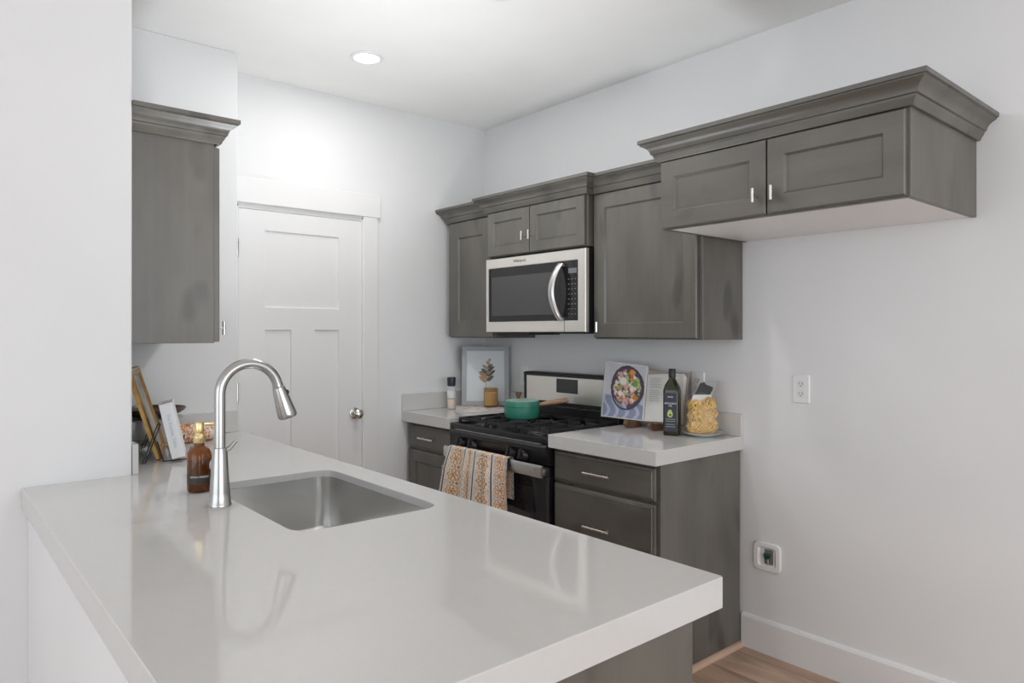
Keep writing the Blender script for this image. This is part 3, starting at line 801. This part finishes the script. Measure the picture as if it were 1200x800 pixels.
# framed print leaning in the corner
pL, pR = Vector((2.522, 3.424, ZT + .016)), Vector((2.738, 3.240, ZT + .016))
ud = (pR - pL).normalized(); W = (pR - pL).length
back = Vector((-ud.y, ud.x, 0));
if back.y < 0: back = -back
lean = math.radians(5); vd = (Vector((0, 0, 1)) * math.cos(lean) + back * math.sin(lean)); nd = ud.cross(vd); H = .355
if nd.y > 0: nd = -nd
def FP(u, v, n): return pL + ud * u + vd * v + nd * n
t = thing('framed_print', 'grey-framed botanical print of a leafy sprig leaning in the corner', 'framed print', (2.60, 3.36, ZT + .016))
b = B()
fw = .026
R = [[FP(*p, n) for p in q] for q, n in (([(0, 0), (W, 0), (W, H), (0, H)], 0), ([(0, 0), (W, 0), (W, H), (0, H)], .016), ([(fw, fw), (W - fw, fw), (W - fw, H - fw), (fw, H - fw)], .016), ([(fw, fw), (W - fw, fw), (W - fw, H - fw), (fw, H - fw)], .006))]
loft(b, R); part('frame', b, mat('blue_grey_frame_paint', (.36, .38, .40), .5), t)
def bar3(bm, f, u0, u1, v0, v1, n0, n1):
    loft(bm, [[f(u0, v0, n) , f(u1, v0, n), f(u1, v1, n), f(u0, v1, n)] for n in (n0, n1)])
b = B(); bar3(b, FP, fw, W - fw, fw, H - fw, .0062, .0070); pr_ = part('print_paper', b, mat('pale_print_paper', (.62, .66, .68), .15), t)
b = B(); lay = b.loops.layers.float_color.new('print')
def ink_poly(bm, pts, col):
    f = bm.faces.new([bm.verts.new(p) for p in pts])
    for l in f.loops: l[lay] = col
def leaf(cu, cv, ang, ln, wd, col, n=.0075):
    pts = []
    for k in range(12):
        a = 2 * PI * k / 12; lx = ln / 2 * math.cos(a); ly = wd / 2 * math.sin(a) * (1 - .3 * math.cos(a))
        pts.append(FP(cu + (lx + ln / 2) * math.cos(ang) - ly * math.sin(ang), cv + (lx + ln / 2) * math.sin(ang) + ly * math.cos(ang), n))
    ink_poly(b, pts, col)
su, sv = W * .50, H * .18
ink_poly(b, [FP(su - .004, sv, .0073), FP(su - .001, sv, .0073), FP(su + .018, H * .74, .0073), FP(su + .016, H * .74, .0073)], srgb(120, 110, 98))
G1, G2, G3 = srgb(88, 92, 78), srgb(70, 78, 70), srgb(168, 136, 104)
for dv, side, ln, wd, col in ((.40, -1, .058, .026, G3), (.42, 1, .052, .024, G1), (.47, -1, .062, .026, G3), (.50, 1, .060, .022, G2), (.50, -1, .050, .022, G1), (.55, -1, .046, .020, G1), (.58, 1, .050, .020, G2), (.62, -1, .042, .018, G3), (.64, 1, .036, .018, G1), (.68, 1, .022, .014, srgb(150, 140, 130)), (.70, -1, .024, .014, srgb(150, 140, 130)), (.74, 1, .026, .016, srgb(160, 150, 140)), (.44, -1, .03, .02, srgb(186, 150, 112)), (.53, 1, .03, .015, srgb(150, 120, 90))):
    k = (dv - .18) / .56
    leaf(su + .018 * k, H * dv, (PI / 2 - side * .95) if dv < .66 else (PI / 2 - side * .5), ln, wd, col, .0075 + random.random() * .0004)
part('botanical_picture', b, M_print, pr_)

# candle in amber glass
cx_, cy_ = 2.610, 3.255
t = thing('candle', 'cream candle in an amber glass standing on the magazine', 'candle', (cx_, cy_, MT))
M_amberg = mat('amber_glass', (.42, .20, .04), .05, 0, Alpha=.33, IOR=1.45)
b = B(); lathe(b, [(.038, .0006), (.0425, .003), (.0430, .010), (.0430, .112), (.0420, .113), (.0405, .112), (.0405, .012), (.02, .010)], (cx_, cy_, MT), 36); part('glass', b, M_amberg, t, 40)
b = B(); lathe(b, [(.0385, .0125), (.0390, .016), (.0390, .085), (.034, .087), (.004, .084)], (cx_, cy_, MT), 32); wx = part('wax', b, mat('cream_wax', (.98, .80, .46), .6), t, 40)
b = B(); tube(b, [(cx_, cy_, MT + .084), (cx_ + .001, cy_, MT + .096)], .0012, 6); part('wick', b, M_slot, wx)

# ------------------------------------------------------------------ right worktop: open cookbook on a wooden stand
t = thing('cookbook_stand', 'brown wooden cookbook stand under the open cookbook', 'cookbook stand', (2.66, 2.1, ZT))
b = B()
def slant(f0, n0, n1, y0, y1, z0, z1):   # a board leaning back in +X
    pass
tl = math.radians(7)
def SP(y, h, n):   # stand plane: y along wall, h up the slope, n towards the room
    return Vector((2.655 + h * math.sin(tl) - n * math.cos(tl), y, ZT + .030 + h * math.cos(tl) + n * math.sin(tl)))
def slope_board(bm, y0, y1, h0, h1, n0, n1):
    loft(bm, [[SP(y0, h0, n), SP(y1, h0, n), SP(y1, h1, n), SP(y0, h1, n)] for n in (n0, n1)])
slope_board(b, 2.02, 2.20, .0, .20, -.012, 0); part('back_board', b, M_walnut, t)
for yf in (2.185, 2.035):
    b = B()
    d = Vector((-.88, .10 if yf > 2.1 else .30, 0)).normalized(); s = Vector((-d.y, d.x, 0)) * .013
    a0 = Vector((2.668, yf, 0)); prof = [(-.005, .001), (.075, .001), (.092, .020), (.082, .040), (.062, .032), (.0, .030)]
    if yf < 2.1: prof = [(-.005, .001), (.06, .001), (.085, .022), (.074, .042), (.052, .030), (.0, .030)]
    loft(b, [[a0 + d * p + s * k + Vector((0, 0, ZT + q)) for p, q in prof] for k in (-1, 1)])
    part('foot', b, M_walnut, t)
t = thing('open_cookbook', 'open cookbook showing a salad photograph and a text page on its stand', 'book', (2.65, 2.12, ZT + .045))
yg = 2.135                       # gutter
def page_P(side, u, v, off=0.0):
    """u from gutter outwards 0..1, v up 0..1; pages bow out of the gutter"""
    wd, ht = (.262, .262) if side > 0 else (.222, .222)
    bow = .016 * math.sin(min(1, u * 1.15) * PI * .75) + .004 * u
    y = yg + side * (.002 + u * wd * .98)
    lift = .0 if side > 0 else .012 * u
    p = SP(y, .004 + v * ht + (.012 * u if side < 0 else .016 * u * v), .010 + bow + off)
    return p
M_page = noise_mat('cream_page', (.74, .73, .70), (.78, .77, .74), 4, .55)
for side, nm in ((1, 'left_pages'), (-1, 'right_pages')):
    b = B(); nu, nv = 14, 6
    A = grid_mesh(b, nu, nv, lambda u, v: page_P(side, u, v, 0)); C_ = grid_mesh(b, nu, nv, lambda u, v: SP(yg + side * (.002 + u * (.279 if side > 0 else .216)), .006 + v * (.25 if side > 0 else .216), .002))
    for E1 in ([(i, 0) for i in range(nu + 1)], [(i, nv) for i in range(nu + 1)], [(0, j) for j in range(nv + 1)], [(nu, j) for j in range(nv + 1)]):
        for (i, j), (k, l) in zip(E1[:-1], E1[1:]): b.faces.new((A[i][j], A[k][l], C_[k][l], C_[i][j]))
    o = part('page_block', b, M_page, t, 40)
    if side > 0: left_page = o
    else: right_page = o
b = B(); slope_board(b, yg - .228, yg + .284, .0, .245, .0003, .0018); part('cover', b, mat('book_cover_board', (.42, .36, .31), .6), t)
# salad photograph: coloured print, drawn cell by cell on the left page
foods = []
rnd = random.Random(3)
pal = [srgb(238, 222, 214), srgb(238, 226, 205), srgb(150, 170, 96), srgb(216, 152, 74), srgb(98, 66, 88), srgb(226, 168, 158), srgb(204, 130, 110), srgb(232, 235, 222), srgb(120, 80, 100), srgb(178, 196, 130)]
for k in range(190):
    a = rnd.random() * 2 * PI; r = math.sqrt(rnd.random()) * .92
    foods.append((.40 + .345 * r * math.cos(a), .58 + .335 * r * math.sin(a), .018 + .034 * rnd.random(), .6 + .8 * rnd.random(), pal[rnd.randrange(len(pal))]))
for q in ((.30, .86, .06, 1, srgb(232, 150, 50)), (.20, .40, .05, 1, srgb(232, 130, 20)), (.22, .66, .06, 1, srgb(120, 160, 60)), (.28, .55, .055, 1, srgb(240, 232, 220)), (.50, .68, .10, .8, srgb(236, 232, 222)), (.55, .45, .06, 1, srgb(244, 236, 228)), (.42, .30, .08, 1, srgb(226, 160, 145)), (.44, .17, .08, .7, srgb(236, 230, 214)), (.60, .55, .045, 1, srgb(220, 160, 100))):
    foods.append(q)
def salad(u, v):
    # u: 0 at the gutter, 1 at the outer edge
    du, dv = (u - .41) / .405, (v - .56) / .415
    d = math.hypot(du, dv)
    cloth = srgb(138, 145, 174) if math.sin(u * 26 + math.sin(v * 14) * 2) > -.5 else srgb(182, 186, 204)
    if d > 1.0:
        return cloth if v < .42 - .15 * (1 - u) else (srgb(206, 206, 214) if u > .25 else srgb(196, 196, 208))
    if d > .92: return srgb(60, 58, 66)
    if v < .34 + .08 * math.sin(u * 9) and u > .38: return cloth
    col = srgb(92, 70, 92)
    for fu, fv, r, asp, c in foods:
        dd = math.hypot((u - fu) / r, (v - fv) / (r * asp))
        if dd < 1: col = c if dd < .8 else tuple(x * .75 for x in c[:3]) + (1,)
    return col
b = B(); grid_mesh(b, 64, 64, lambda u, v: page_P(1, .03 + u * .95, .015 + v * .97, .0007), salad); part('salad_picture', b, M_print, left_page, 60)
# lines of text on the right page (too small to read in the photograph)
b = B()
M_textline = mat('grey_print', (.42, .42, .43), .6)
def line(u0, u1, v0, v1):
    grid_mesh(b, 6, 1, lambda u, v: page_P(-1, u0 + (u1 - u0) * u, v0 + (v1 - v0) * v, .0007))
v = .90
for k in range(15):
    ln = (.34, .30, .36, .27)[k % 4]
    line(.10, .10 + ln, v, v + .010)
    if k > 3: line(.52, .52 + (.30, .36, .28)[k % 3], v, v + .010)
    v -= .032 if k != 6 else .06
part('page_text', b, M_textline, right_page)

# ------------------------------------------------------------------ oil bottle
ox, oy = 2.572, 1.917
t = thing('oil_bottle', 'tall square dark oil bottle with a navy label and black cap', 'bottle', (ox, oy, ZT))
ang = math.radians(25)
def sq(r, z, rr):
    return [(ox + x * math.cos(ang) - y * math.sin(ang), oy + x * math.sin(ang) + y * math.cos(ang), ZT + z) for x, y in rrect(-r, r, -r, r, min(rr, r * .999), 5)]
M_oil = mat('dark_green_glass', (.020, .021, .007), .06, 0, IOR=1.5)
b = B(); loft(b, [sq(.031, .0008, .01), sq(.0345, .005, .012), sq(.0350, .02, .012), sq(.0350, .195, .012), sq(.0340, .207, .014), sq(.028, .226, .018), sq(.019, .242, .016), sq(.0145, .252, .0144), sq(.0138, .272, .0137)])
part('glass', b, M_oil, t, 40)
b = B(); lathe(b, [(.0155, .0), (.0160, .002), (.0160, .036), (.0145, .038)], (ox, oy, ZT + .2565), 24); part('cap', b, M_blackp, t, 40)
ca, sa = math.cos(ang), math.sin(ang)
def OB(u, v, n):   # label face: looks to -X side, turned with the bottle
    x, y = -.0350 - n, -u
    return Vector((ox + x * ca - y * sa, oy + x * sa + y * ca, ZT + v))
b = B(); bar3(b, OB, -.027, .027, .020, .190, .0004, .0010); lb = part('label', b, mat('navy_label', (.030, .034, .052), .5), t, label='navy label with a small avocado')
Mo = frame_mat(OB(0, .176, .0012), OB(.01, 0, 0) - OB(0, 0, 0), (0, 0, 1))
text_mesh('label_lettering', 'AVOCADO\nOIL', .0105, frame_mat(OB(0, .138, .0012), OB(.01, 0, 0) - OB(0, 0, 0), (0, 0, 1)), M_inkw, lb)
b = B(); pts = [];
for k in range(20):
    a = 2 * PI * k / 20; rr = .0125 * (1 + .22 * math.sin(a) * -1); pts.append(OB(-.002 + rr * .95 * math.cos(a), .098 + .018 * math.sin(a) * (1.05 if math.sin(a) > 0 else .9), .0013))
b.faces.new([b.verts.new(p) for p in pts]); part('avocado_picture', b, mat('avocado_print', (.46, .52, .16), .5), lb)
b = B(); b.faces.new([b.verts.new(OB(-.001 + .0052 * math.cos(2 * PI * k / 14), .093 + .0058 * math.sin(2 * PI * k / 14), .0016)) for k in range(14)]); part('avocado_stone', b, mat('avocado_stone_print', (.12, .10, .03), .5), lb)
b = B()
text_mesh('label_lettering', 'nuco', .0125, frame_mat(OB(0, .173, .0012), OB(.01, 0, 0) - OB(0, 0, 0), (0, 0, 1)), M_inkw, lb)
M_lbl = mat('grey_green_print', (.30, .36, .34), .5)
for z, w in ((.073, .022), (.064, .020), (.050, .018), (.040, .021)):
    b = B(); bar3(b, OB, -w, w, z, z + .0022, .0011, .0014); part('label_line', b, M_lbl, lb)

# ------------------------------------------------------------------ plate with bag of pasta nests
pcx, pcy = 2.655, 1.815
t = thing('side_plate', 'small white plate under the bag of pasta', 'plate', (pcx, pcy, ZT))
b = B(); lathe(b, [(.050, .0008), (.054, .004), (.058, .006), (.090, .016), (.094, .0185), (.092, .0205), (.060, .0095), (.052, .0075), (.01, .0075)], (pcx, pcy, ZT), 44); part('dish', b, mat('glazed_white_china', (.74, .78, .75), .2), t, 40)
b = B(); lathe(b, [(.0905, .0195), (.0928, .0215), (.0948, .0195)], (pcx, pcy, ZT), 44, False, False); part('rim', b, mat('brown_rim_glaze', (.20, .16, .12), .3), t, 40, 'thin dark rim')
t = thing('pasta_bag', 'clear bag of golden pasta nests with a dark header card, standing on the small plate', 'bag of pasta', (pcx, pcy, ZT + .0085))
PB = ZT + .0085
rnd = random.Random(11)
M_pasta = noise_mat('egg_pasta', (.66, .42, .13), (.86, .64, .28), 60, .55)
side = Vector((.761, -.648, 0))
toward = Vector((-.65, -.76, 0))
b = B()
nests = []
for z in (.030, .078, .120):
    for s in (-1, 1):
        nests.append((s * (.031 if z < .1 else .026) + rnd.uniform(-.004, .004) - .004, z + (0 if s < 0 else .010), .034))
def nest(bm, c, r):
    for k in range(24):
        ax = Vector((rnd.uniform(-1, 1), rnd.uniform(-1, 1), rnd.uniform(-1, 1))).normalized()
        e1 = ax.orthogonal().normalized(); e2 = ax.cross(e1); rr = r * rnd.uniform(.62, .98); off = ax * rnd.uniform(-.6, .6) * r
        rr = math.sqrt(max(rr * rr - off.length_squared * .6, .0002)); n = 22; sp = rnd.uniform(.9, 1.8) * 2 * PI; st = rnd.random() * 6
        pts = []
        for i in range(n + 1):
            a = st + sp * i / n; wob = 1 + .10 * math.sin(a * 3 + k)
            p = c + off + e1 * math.cos(a) * rr * wob + e2 * math.sin(a) * rr * wob
            p.z = max(p.z, PB + .004); pts.append(p)
        tube(bm, pts, .0023, 5)
for u, z, r in nests:
    for dd in (-.016, .016): nest(b, Vector((pcx, pcy, PB + z)) + side * u + toward * dd, r)
part('pasta', b, M_pasta, t, 60, 'golden tangled pasta nests')
# core filling so that nests read as a solid heap
b = B()
def blob(z, w, d, tw=0):
    n = 28; return [Vector((pcx, pcy, PB + z)) + side * (w * math.cos(2 * PI * i / n) * (1 + .06 * math.sin(5 * 2 * PI * i / n + z * 60)) + tw) + toward * (d * math.sin(2 * PI * i / n)) for i in range(n)]
loft(b, [blob(.002, .040, .028), blob(.012, .052, .036), blob(.05, .055, .038), blob(.09, .048, .034), blob(.125, .040, .026), blob(.145, .028, .012)])
part('pasta_core', b, mat('pasta_shade', (.60, .37, .11), .7), t, 60)
M_film = bpy.data.materials.new('clear_film'); M_film.use_nodes = True
nt = M_film.node_tree; N = nt.nodes; pbn = N['Principled BSDF']; pbn.inputs['Base Color'].default_value = (.95, .95, .95, 1); pbn.inputs['Roughness'].default_value = .18; pbn.inputs['Alpha'].default_value = .08
b = B()
loft(b, [blob(.003, .058, .042), blob(.02, .073, .052), blob(.06, .074, .053), blob(.10, .066, .050), blob(.14, .055, .036, -.004), blob(.165, .040, .016, -.008), blob(.185, .034, .006, -.006)], True, True, False)
part('film', b, M_film, t, 60, 'clear plastic film')
b = B()
def HC(u, v, n):
    e = (Vector((0, 0, 1)) * .93 + side * .36).normalized()
    return Vector((pcx, pcy, PB + .150)) + side * (u - .010) + e * v + toward * (.010 + n - v * .15)
bar3(b, HC, -.042, .040, -.012, .024, 0, .002); part('paper_band', b, mat('white_card', (.72, .71, .69), .6), t, label='white lower band of the header card')
b = B(); bar3(b, HC, -.036, .044, .0245, .088, .0, .002); cd = part('header_card', b, mat('grey_card', (.34, .34, .34), .6), t, label='dark grey header card')
b = B(); lay2 = [(-.036, .026), (.030, .026), (.036, .045), (.034, .060), (.018, .066), (.0, .072), (-.012, .083), (-.030, .080), (-.034, .050)]
loft(b, [[HC(u, v, n) for u, v in lay2] for n in (.0021, .0025)]); part('card_picture', b, mat('black_print', (.03, .03, .03), .6), cd)

# ------------------------------------------------------------------ outlets and the water box
def outlet(yc, zc, label, plug=False):
    t = thing('wall_outlet', label, 'wall outlet', (XR, yc, zc), 'white wall outlets')
    b = B(); f = fX(XR - .0006)
    loft(b, [[f(yc + u, zc + v, n) for u, v in rrect(-.036 + d, .036 - d, -.058 + d, .058 - d, .006)] for d, n in ((0, 0), (0, .003), (.003, .006))]); part('cover_plate', b, M_plastic, t)
    for dz in (-.020, .020):
        b = B(); loft(b, [[f(yc + u, zc + dz + v, n) for u, v in rrect(-.017, .017, -.0145, .0145, .008)] for n in (.0061, .0075)]); s = part('socket', b, M_outlet, t)
        b = B()
        for du, h in ((-.0065, .0045), (.0065, .0035)): bar3(b, lambda u, v, n: f(yc + u, zc + dz + v, n), du - .0012, du + .0012, .002 - h + .001, .002 + h, .0076, .0079)
        lathe(b, [(.0024, 0), (.0024, .0003)], f(yc, zc + dz - .0075, .0076), 10, M=Matrix.Rotation(-PI / 2, 3, 'Y')); part('slots', b, M_slot, s)
    return t
outlet(1.425, 1.140, 'white wall outlet alone on the bare wall right of the cabinets')
outlet(3.140, 1.112, 'white wall outlet just left of the range backguard')
outlet(1.925, 1.130, 'white wall outlet behind the bag of pasta')
t = thing('water_supply_box', 'white recessed water supply box low on the bare right wall', 'wall box', (XR, 1.576, .413))
b = B(); f = lambda u, v, n: (XR - .0006 - n, 1.576 + u, .413 + v)
def wr(w, h, r, n): return [f(u, v, n) for u, v in rrect(-w, w, -h, h, r, 8)]
loft(b, [wr(.062, .060, .022, 0), wr(.062, .060, .022, .006), wr(.059, .057, .020, .009), wr(.042, .042, .014, .009), wr(.040, .040, .012, .006), wr(.034, .036, .008, .0008)]); part('housing', b, M_plastic, t, 30)
b = B(); bar3(b, f, -.026, .012, -.030, .032, .0012, .003); part('recess', b, mat('recess_shade_grey', (.16, .17, .18), .6), t, label='grey recess')
b = B(); tube(b, [f(.0, .000, .003), f(.0, .000, .014)], .010, 12); tube(b, [f(-.018, .010, .012), f(.010, .010, .012)], .007, 10); part('valve', b, mat('dark_green_valve', (.01, .06, .05), .4), t, 40, 'dark green valve')
b = B(); tube(b, [f(-.006, -.006, .010), f(-.006, -.028, .010)], .006, 10); part('fitting', b, mat('brass_fitting', (.45, .30, .22), .35, .8), t, 40, 'brass fitting')

# ------------------------------------------------------------------ left end of the peninsula: soap bottle
sx_, sy_ = .626, 2.120
t = thing('soap_bottle', 'amber glass soap bottle with a gold pump left of the faucet', 'soap bottle', (sx_, sy_, ZT))
M_amber = mat('brown_amber_glass', (.30, .085, .012), .05, 0, Transmission_Weight=.75, IOR=1.45)
b = B(); lathe(b, [(.026, .0008), (.0315, .004), (.0330, .010), (.0330, .102), (.0320, .111), (.0270, .121), (.0175, .128), (.0140, .131), (.0140, .139)], (sx_, sy_, ZT), 40); part('bottle', b, M_amber, t, 40)
b = B(); lathe(b, [(.028, .006), (.0300, .012), (.0300, .088), (.02, .089)], (sx_, sy_, ZT), 32); part('liquid', b, mat('amber_liquid', (.16, .045, .007), .2), t, 40)
M_gold = brushed('brushed_gold', (.80, .62, .32), .28, (80, 80, 80))
b = B(); lathe(b, [(.0155, .1395), (.0165, .142), (.0165, .160), (.0125, .163), (.0118, .166), (.0125, .168), (.0125, .196), (.0110, .199)], (sx_, sy_, ZT), 28); pm = part('pump', b, M_gold, t, 40)
b = B(); tube(b, [(sx_ + .008, sy_, ZT + .190), (sx_ + .040, sy_ + .004, ZT + .190), (sx_ + .050, sy_ + .004, ZT + .187)], [.004, .0036, .003], 10); part('nozzle', b, M_gold, pm, 40)
def band(bm, z0, z1, a0, a1, r=.0334, n=24):
    loft(bm, [[(sx_ + r * math.cos(a0 + (a1 - a0) * i / n), sy_ + r * math.sin(a0 + (a1 - a0) * i / n), ZT + z) for i in range(n + 1)] for z in (z0, z1)], False)
ac = math.radians(254)
b = B(); band(b, .026, .052, ac - 1.5, ac + 1.5); lbl = part('label', b, mat('dark_brown_label', (.03, .018, .012), .4), t, 60, 'dark label band')
def curved_text(body, size, z, m):
    cu = bpy.data.curves.new('lettering', 'FONT'); cu.body = body; cu.size = size; cu.align_x = 'CENTER'; cu.align_y = 'CENTER'; cu.resolution_u = 2
    o = bpy.data.objects.new('lettering', cu); COL.objects.link(o); dg = bpy.context.evaluated_depsgraph_get()
    me = bpy.data.meshes.new_from_object(o.evaluated_get(dg)); bpy.data.objects.remove(o)
    bm = B(); bm.from_mesh(me); bpy.data.meshes.remove(me)
    for v in bm.verts:
        a = ac + v.co.x / .0337; v.co = Vector((sx_ + .0337 * math.cos(a), sy_ + .0337 * math.sin(a), ZT + z + v.co.y))
    part('label_lettering', bm, m, lbl)
curved_text('LEMON VERBENA', .0068, .046, M_inkw)
b = B(); lathe(b, [(.013, 0), (.013, .0006), (.004, .0008)], (0, 0, 0), 24)
aa = math.radians(322); nrm_ = Vector((math.cos(aa), math.sin(aa), 0)); bmesh.ops.transform(b, matrix=Matrix.Translation(Vector((sx_, sy_, ZT + .076)) + nrm_ * .0333) @ nrm_.to_track_quat('Z', 'Y').to_matrix().to_4x4(), verts=b.verts[:])
part('sticker', b, mat('white_sticker', (.78, .80, .82), .4), t, 40, 'round white sticker')

# ------------------------------------------------------------------ left counter: picture, book, easel, bowl, cloth
def plane_frame(base, yaw, lean):
    """axes of a leaning board: along (horizontal), up (leaning to -X side), out (facing)"""
    al = Vector((math.sin(yaw), math.cos(yaw), 0)); o = Vector((math.cos(yaw), -math.sin(yaw), 0))
    up = Vector((0, 0, 1)) * math.cos(lean) - o * math.sin(lean); n = o * math.cos(lean) + Vector((0, 0, 1)) * math.sin(lean)
    base = Vector(base)
    return lambda u, v, w: base + al * u + up * v + n * w
GF = plane_frame((.660, 2.735, ZT + .0012), math.radians(19), math.radians(17))
t = thing('picture_frame', 'gold-framed picture leaning back against the wall behind the white book', 'picture frame', (.67, 2.85, ZT + .012))
M_goldf = noise_mat('antique_gold_frame', (.40, .23, .07), (.58, .37, .13), 25, .32, .7)
b = B(); W2, H2, f2 = .245, .338, .030
def rr2(d, n): return [GF(u, v, n) for u, v in ((d, d), (W2 - d, d), (W2 - d, H2 - d), (d, H2 - d))]
loft(b, [rr2(0, 0), rr2(0, .012), rr2(.004, .017), rr2(.012, .014), rr2(.018, .017), rr2(f2 - .004, .013), rr2(f2, .008)]); part('frame', b, M_goldf, t)
b = B(); bar3(b, GF, f2, W2 - f2, f2, H2 - f2, .0082, .0090); part('picture', b, noise_mat('muted_landscape_print', (.50, .47, .45), (.20, .17, .16), (9, 9, 14), .4, lo=.4, hi=.72), t)
# easel
t = thing('wire_easel', 'black wire easel holding up the thick white book', 'easel', (.67, 2.85, ZT))
M_wire = mat('black_wire', (.012, .012, .012), .4)
for y_, dx, nm in ((2.665, 0, 'side_wire'), (3.015, .075, 'side_wire')):
    b = B()
    for o_ in (0, .010):
        tube(b, [(.600 + dx + o_, y_ + o_ * .5, ZT + .003), (.648 + dx + o_, y_ + o_ * .5, ZT + .135)], .0022, 8)
    tube(b, [(.648 + dx, y_, ZT + .135), (.653 + dx, y_ + .0025, ZT + .138), (.658 + dx, y_ + .005, ZT + .135)], .0022, 8)
    part(nm, b, M_wire, t, 40)
    b = B()
    tube(b, [(.648 + dx * .98, y_ + .004, ZT + .075), (.668 + dx * .98, y_ + .006, ZT + .004), (.745 + dx * .98, y_ + .006, ZT + .004), (.757 + dx * .98, y_ + .006, ZT + .014), (.760 + dx * .98, y_ + .006, ZT + .044)], .0024, 8)
    part('front_hook', b, M_wire, t, 40)
b = B(); tube(b, [(.700, 2.673, ZT + .0085), (.775, 3.020, ZT + .0085)], .0022, 8); tube(b, [(.655, 2.667, ZT + .1325), (.730, 3.017, ZT + .1325)], .0022, 8); part('cross_wire', b, M_wire, t, 40)
# white book leaning the same way
BK = plane_frame((.690, 2.645, ZT + .0115), math.radians(16), math.radians(12.5))
t = thing('white_book', 'thick white book with a pale blue spine title leaning on the wire easel', 'book', (.70, 2.75, ZT + .0115))
bw, bh, bt = .185, .196, .043
b = B(); bar3(b, BK, .0, bw, 0, bh, 0, .0028); bar3(b, BK, .0, bw, 0, bh, bt - .0028, bt); bar3(b, BK, 0, .003, 0, bh, .0028, bt - .0028)
part('cover', b, mat('white_book_cloth', (.80, .81, .83), .5), t)
b = B(); bar3(b, BK, .0032, bw - .005, .004, bh - .004, .0030, bt - .0030); part('pages', b, noise_mat('book_page_edges', (.62, .60, .56), (.74, .72, .68), (300, 300, 4), .7), t, label='cream page block')
al = BK(0, 1, 0) - BK(0, 0, 0); nn = BK(0, 0, 1) - BK(0, 0, 0)
text_mesh('spine_title', 'The Kitchen Table', .0165, frame_mat(BK(-.0006, bh * .50, bt * .5), -al, nn), mat('pale_blue_lettering', (.42, .54, .66), .5), t)
# bowl on a low footed stand
bx_, by_ = .750, 3.160
t = thing('footed_stand', 'pale low footed cake stand under the dark bowl behind the book', 'cake stand', (bx_, by_, ZT))
b = B(); lathe(b, [(.050, .0008), (.050, .006), (.020, .014), (.014, .04), (.014, .085), (.03, .096), (.112, .101), (.116, .104), (.114, .107), (.02, .105)], (bx_, by_, ZT), 44); part('stand', b, mat('glazed_grey_stoneware', (.42, .40, .38), .3), t, 40)
t = thing('dark_bowl', 'wide shallow dark brown bowl standing on the footed stand', 'bowl', (bx_, by_, ZT + .108))
b = B(); lathe(b, [(.050, .0005), (.060, .003), (.095, .012), (.118, .026), (.125, .036), (.1225, .0385), (.116, .029), (.092, .016), (.05, .008)], (bx_, by_, ZT + .108), 48); bw_ = part('vessel', b, noise_mat('dark_brown_wood_grain', (.045, .026, .018), (.085, .048, .032), (10, 60, 60), .3), t, 40)
b = B(); lathe(b, [(.1225, .0368), (.1240, .0392), (.1258, .0368)], (bx_, by_, ZT + .108), 48, False, False); part('rim', b, mat('brown_rim', (.13, .075, .05), .3), bw_, 40)
# rolled patterned cloth
t_loc = (.89, 3.09, ZT)
b = B()
def roll_C(u, v):
    q = math.sin(u * 37 + 3 * math.sin(v * 25)) * math.sin(v * 44 + 2 * math.sin(u * 22)) + .4 * math.sin(u * 90 + v * 70)
    return srgb(205, 130, 80) if q > .12 else (srgb(226, 178, 140) if q > -.05 else srgb(236, 226, 216))
r0 = Vector((.815, 3.078, ZT)); rd = Vector((.985, .17, 0)); rs = Vector((-.17, .985, 0))
def roll_P(u, v):
    k = 1.0
    if u < .12: k = .62 + .38 * math.sqrt(max(0, 1 - (1 - u / .12) ** 2))
    if u > .88: k = .62 + .38 * math.sqrt(max(0, 1 - ((u - .88) / .12) ** 2))
    a = 2 * PI * v; R_ = (.046 - .010 * u) * k * (1 + .035 * math.sin(a * 3 + u * 14)); fold = -.010 * math.exp(-((u - .20 - .05 * math.sin(a)) / .035) ** 2)
    return r0 + rd * (u * .165) + rs * ((R_ + fold) * math.cos(a)) + Vector((0, 0, max(.0008, .040 - .006 * u + (R_ + fold) * .92 * math.sin(a))))
grid_mesh(b, 70, 44, roll_P, roll_C)
bmesh.ops.remove_doubles(b, verts=b.verts[:], dist=1e-5)
b.edges.ensure_lookup_table()
bmesh.ops.holes_fill(b, edges=[e for e in b.edges if e.is_boundary], sides=0)
single('rolled_cloth', b, M_cloth, t_loc, 'rolled orange and white patterned cloth behind the soap bottle', 'cloth', smooth=60)
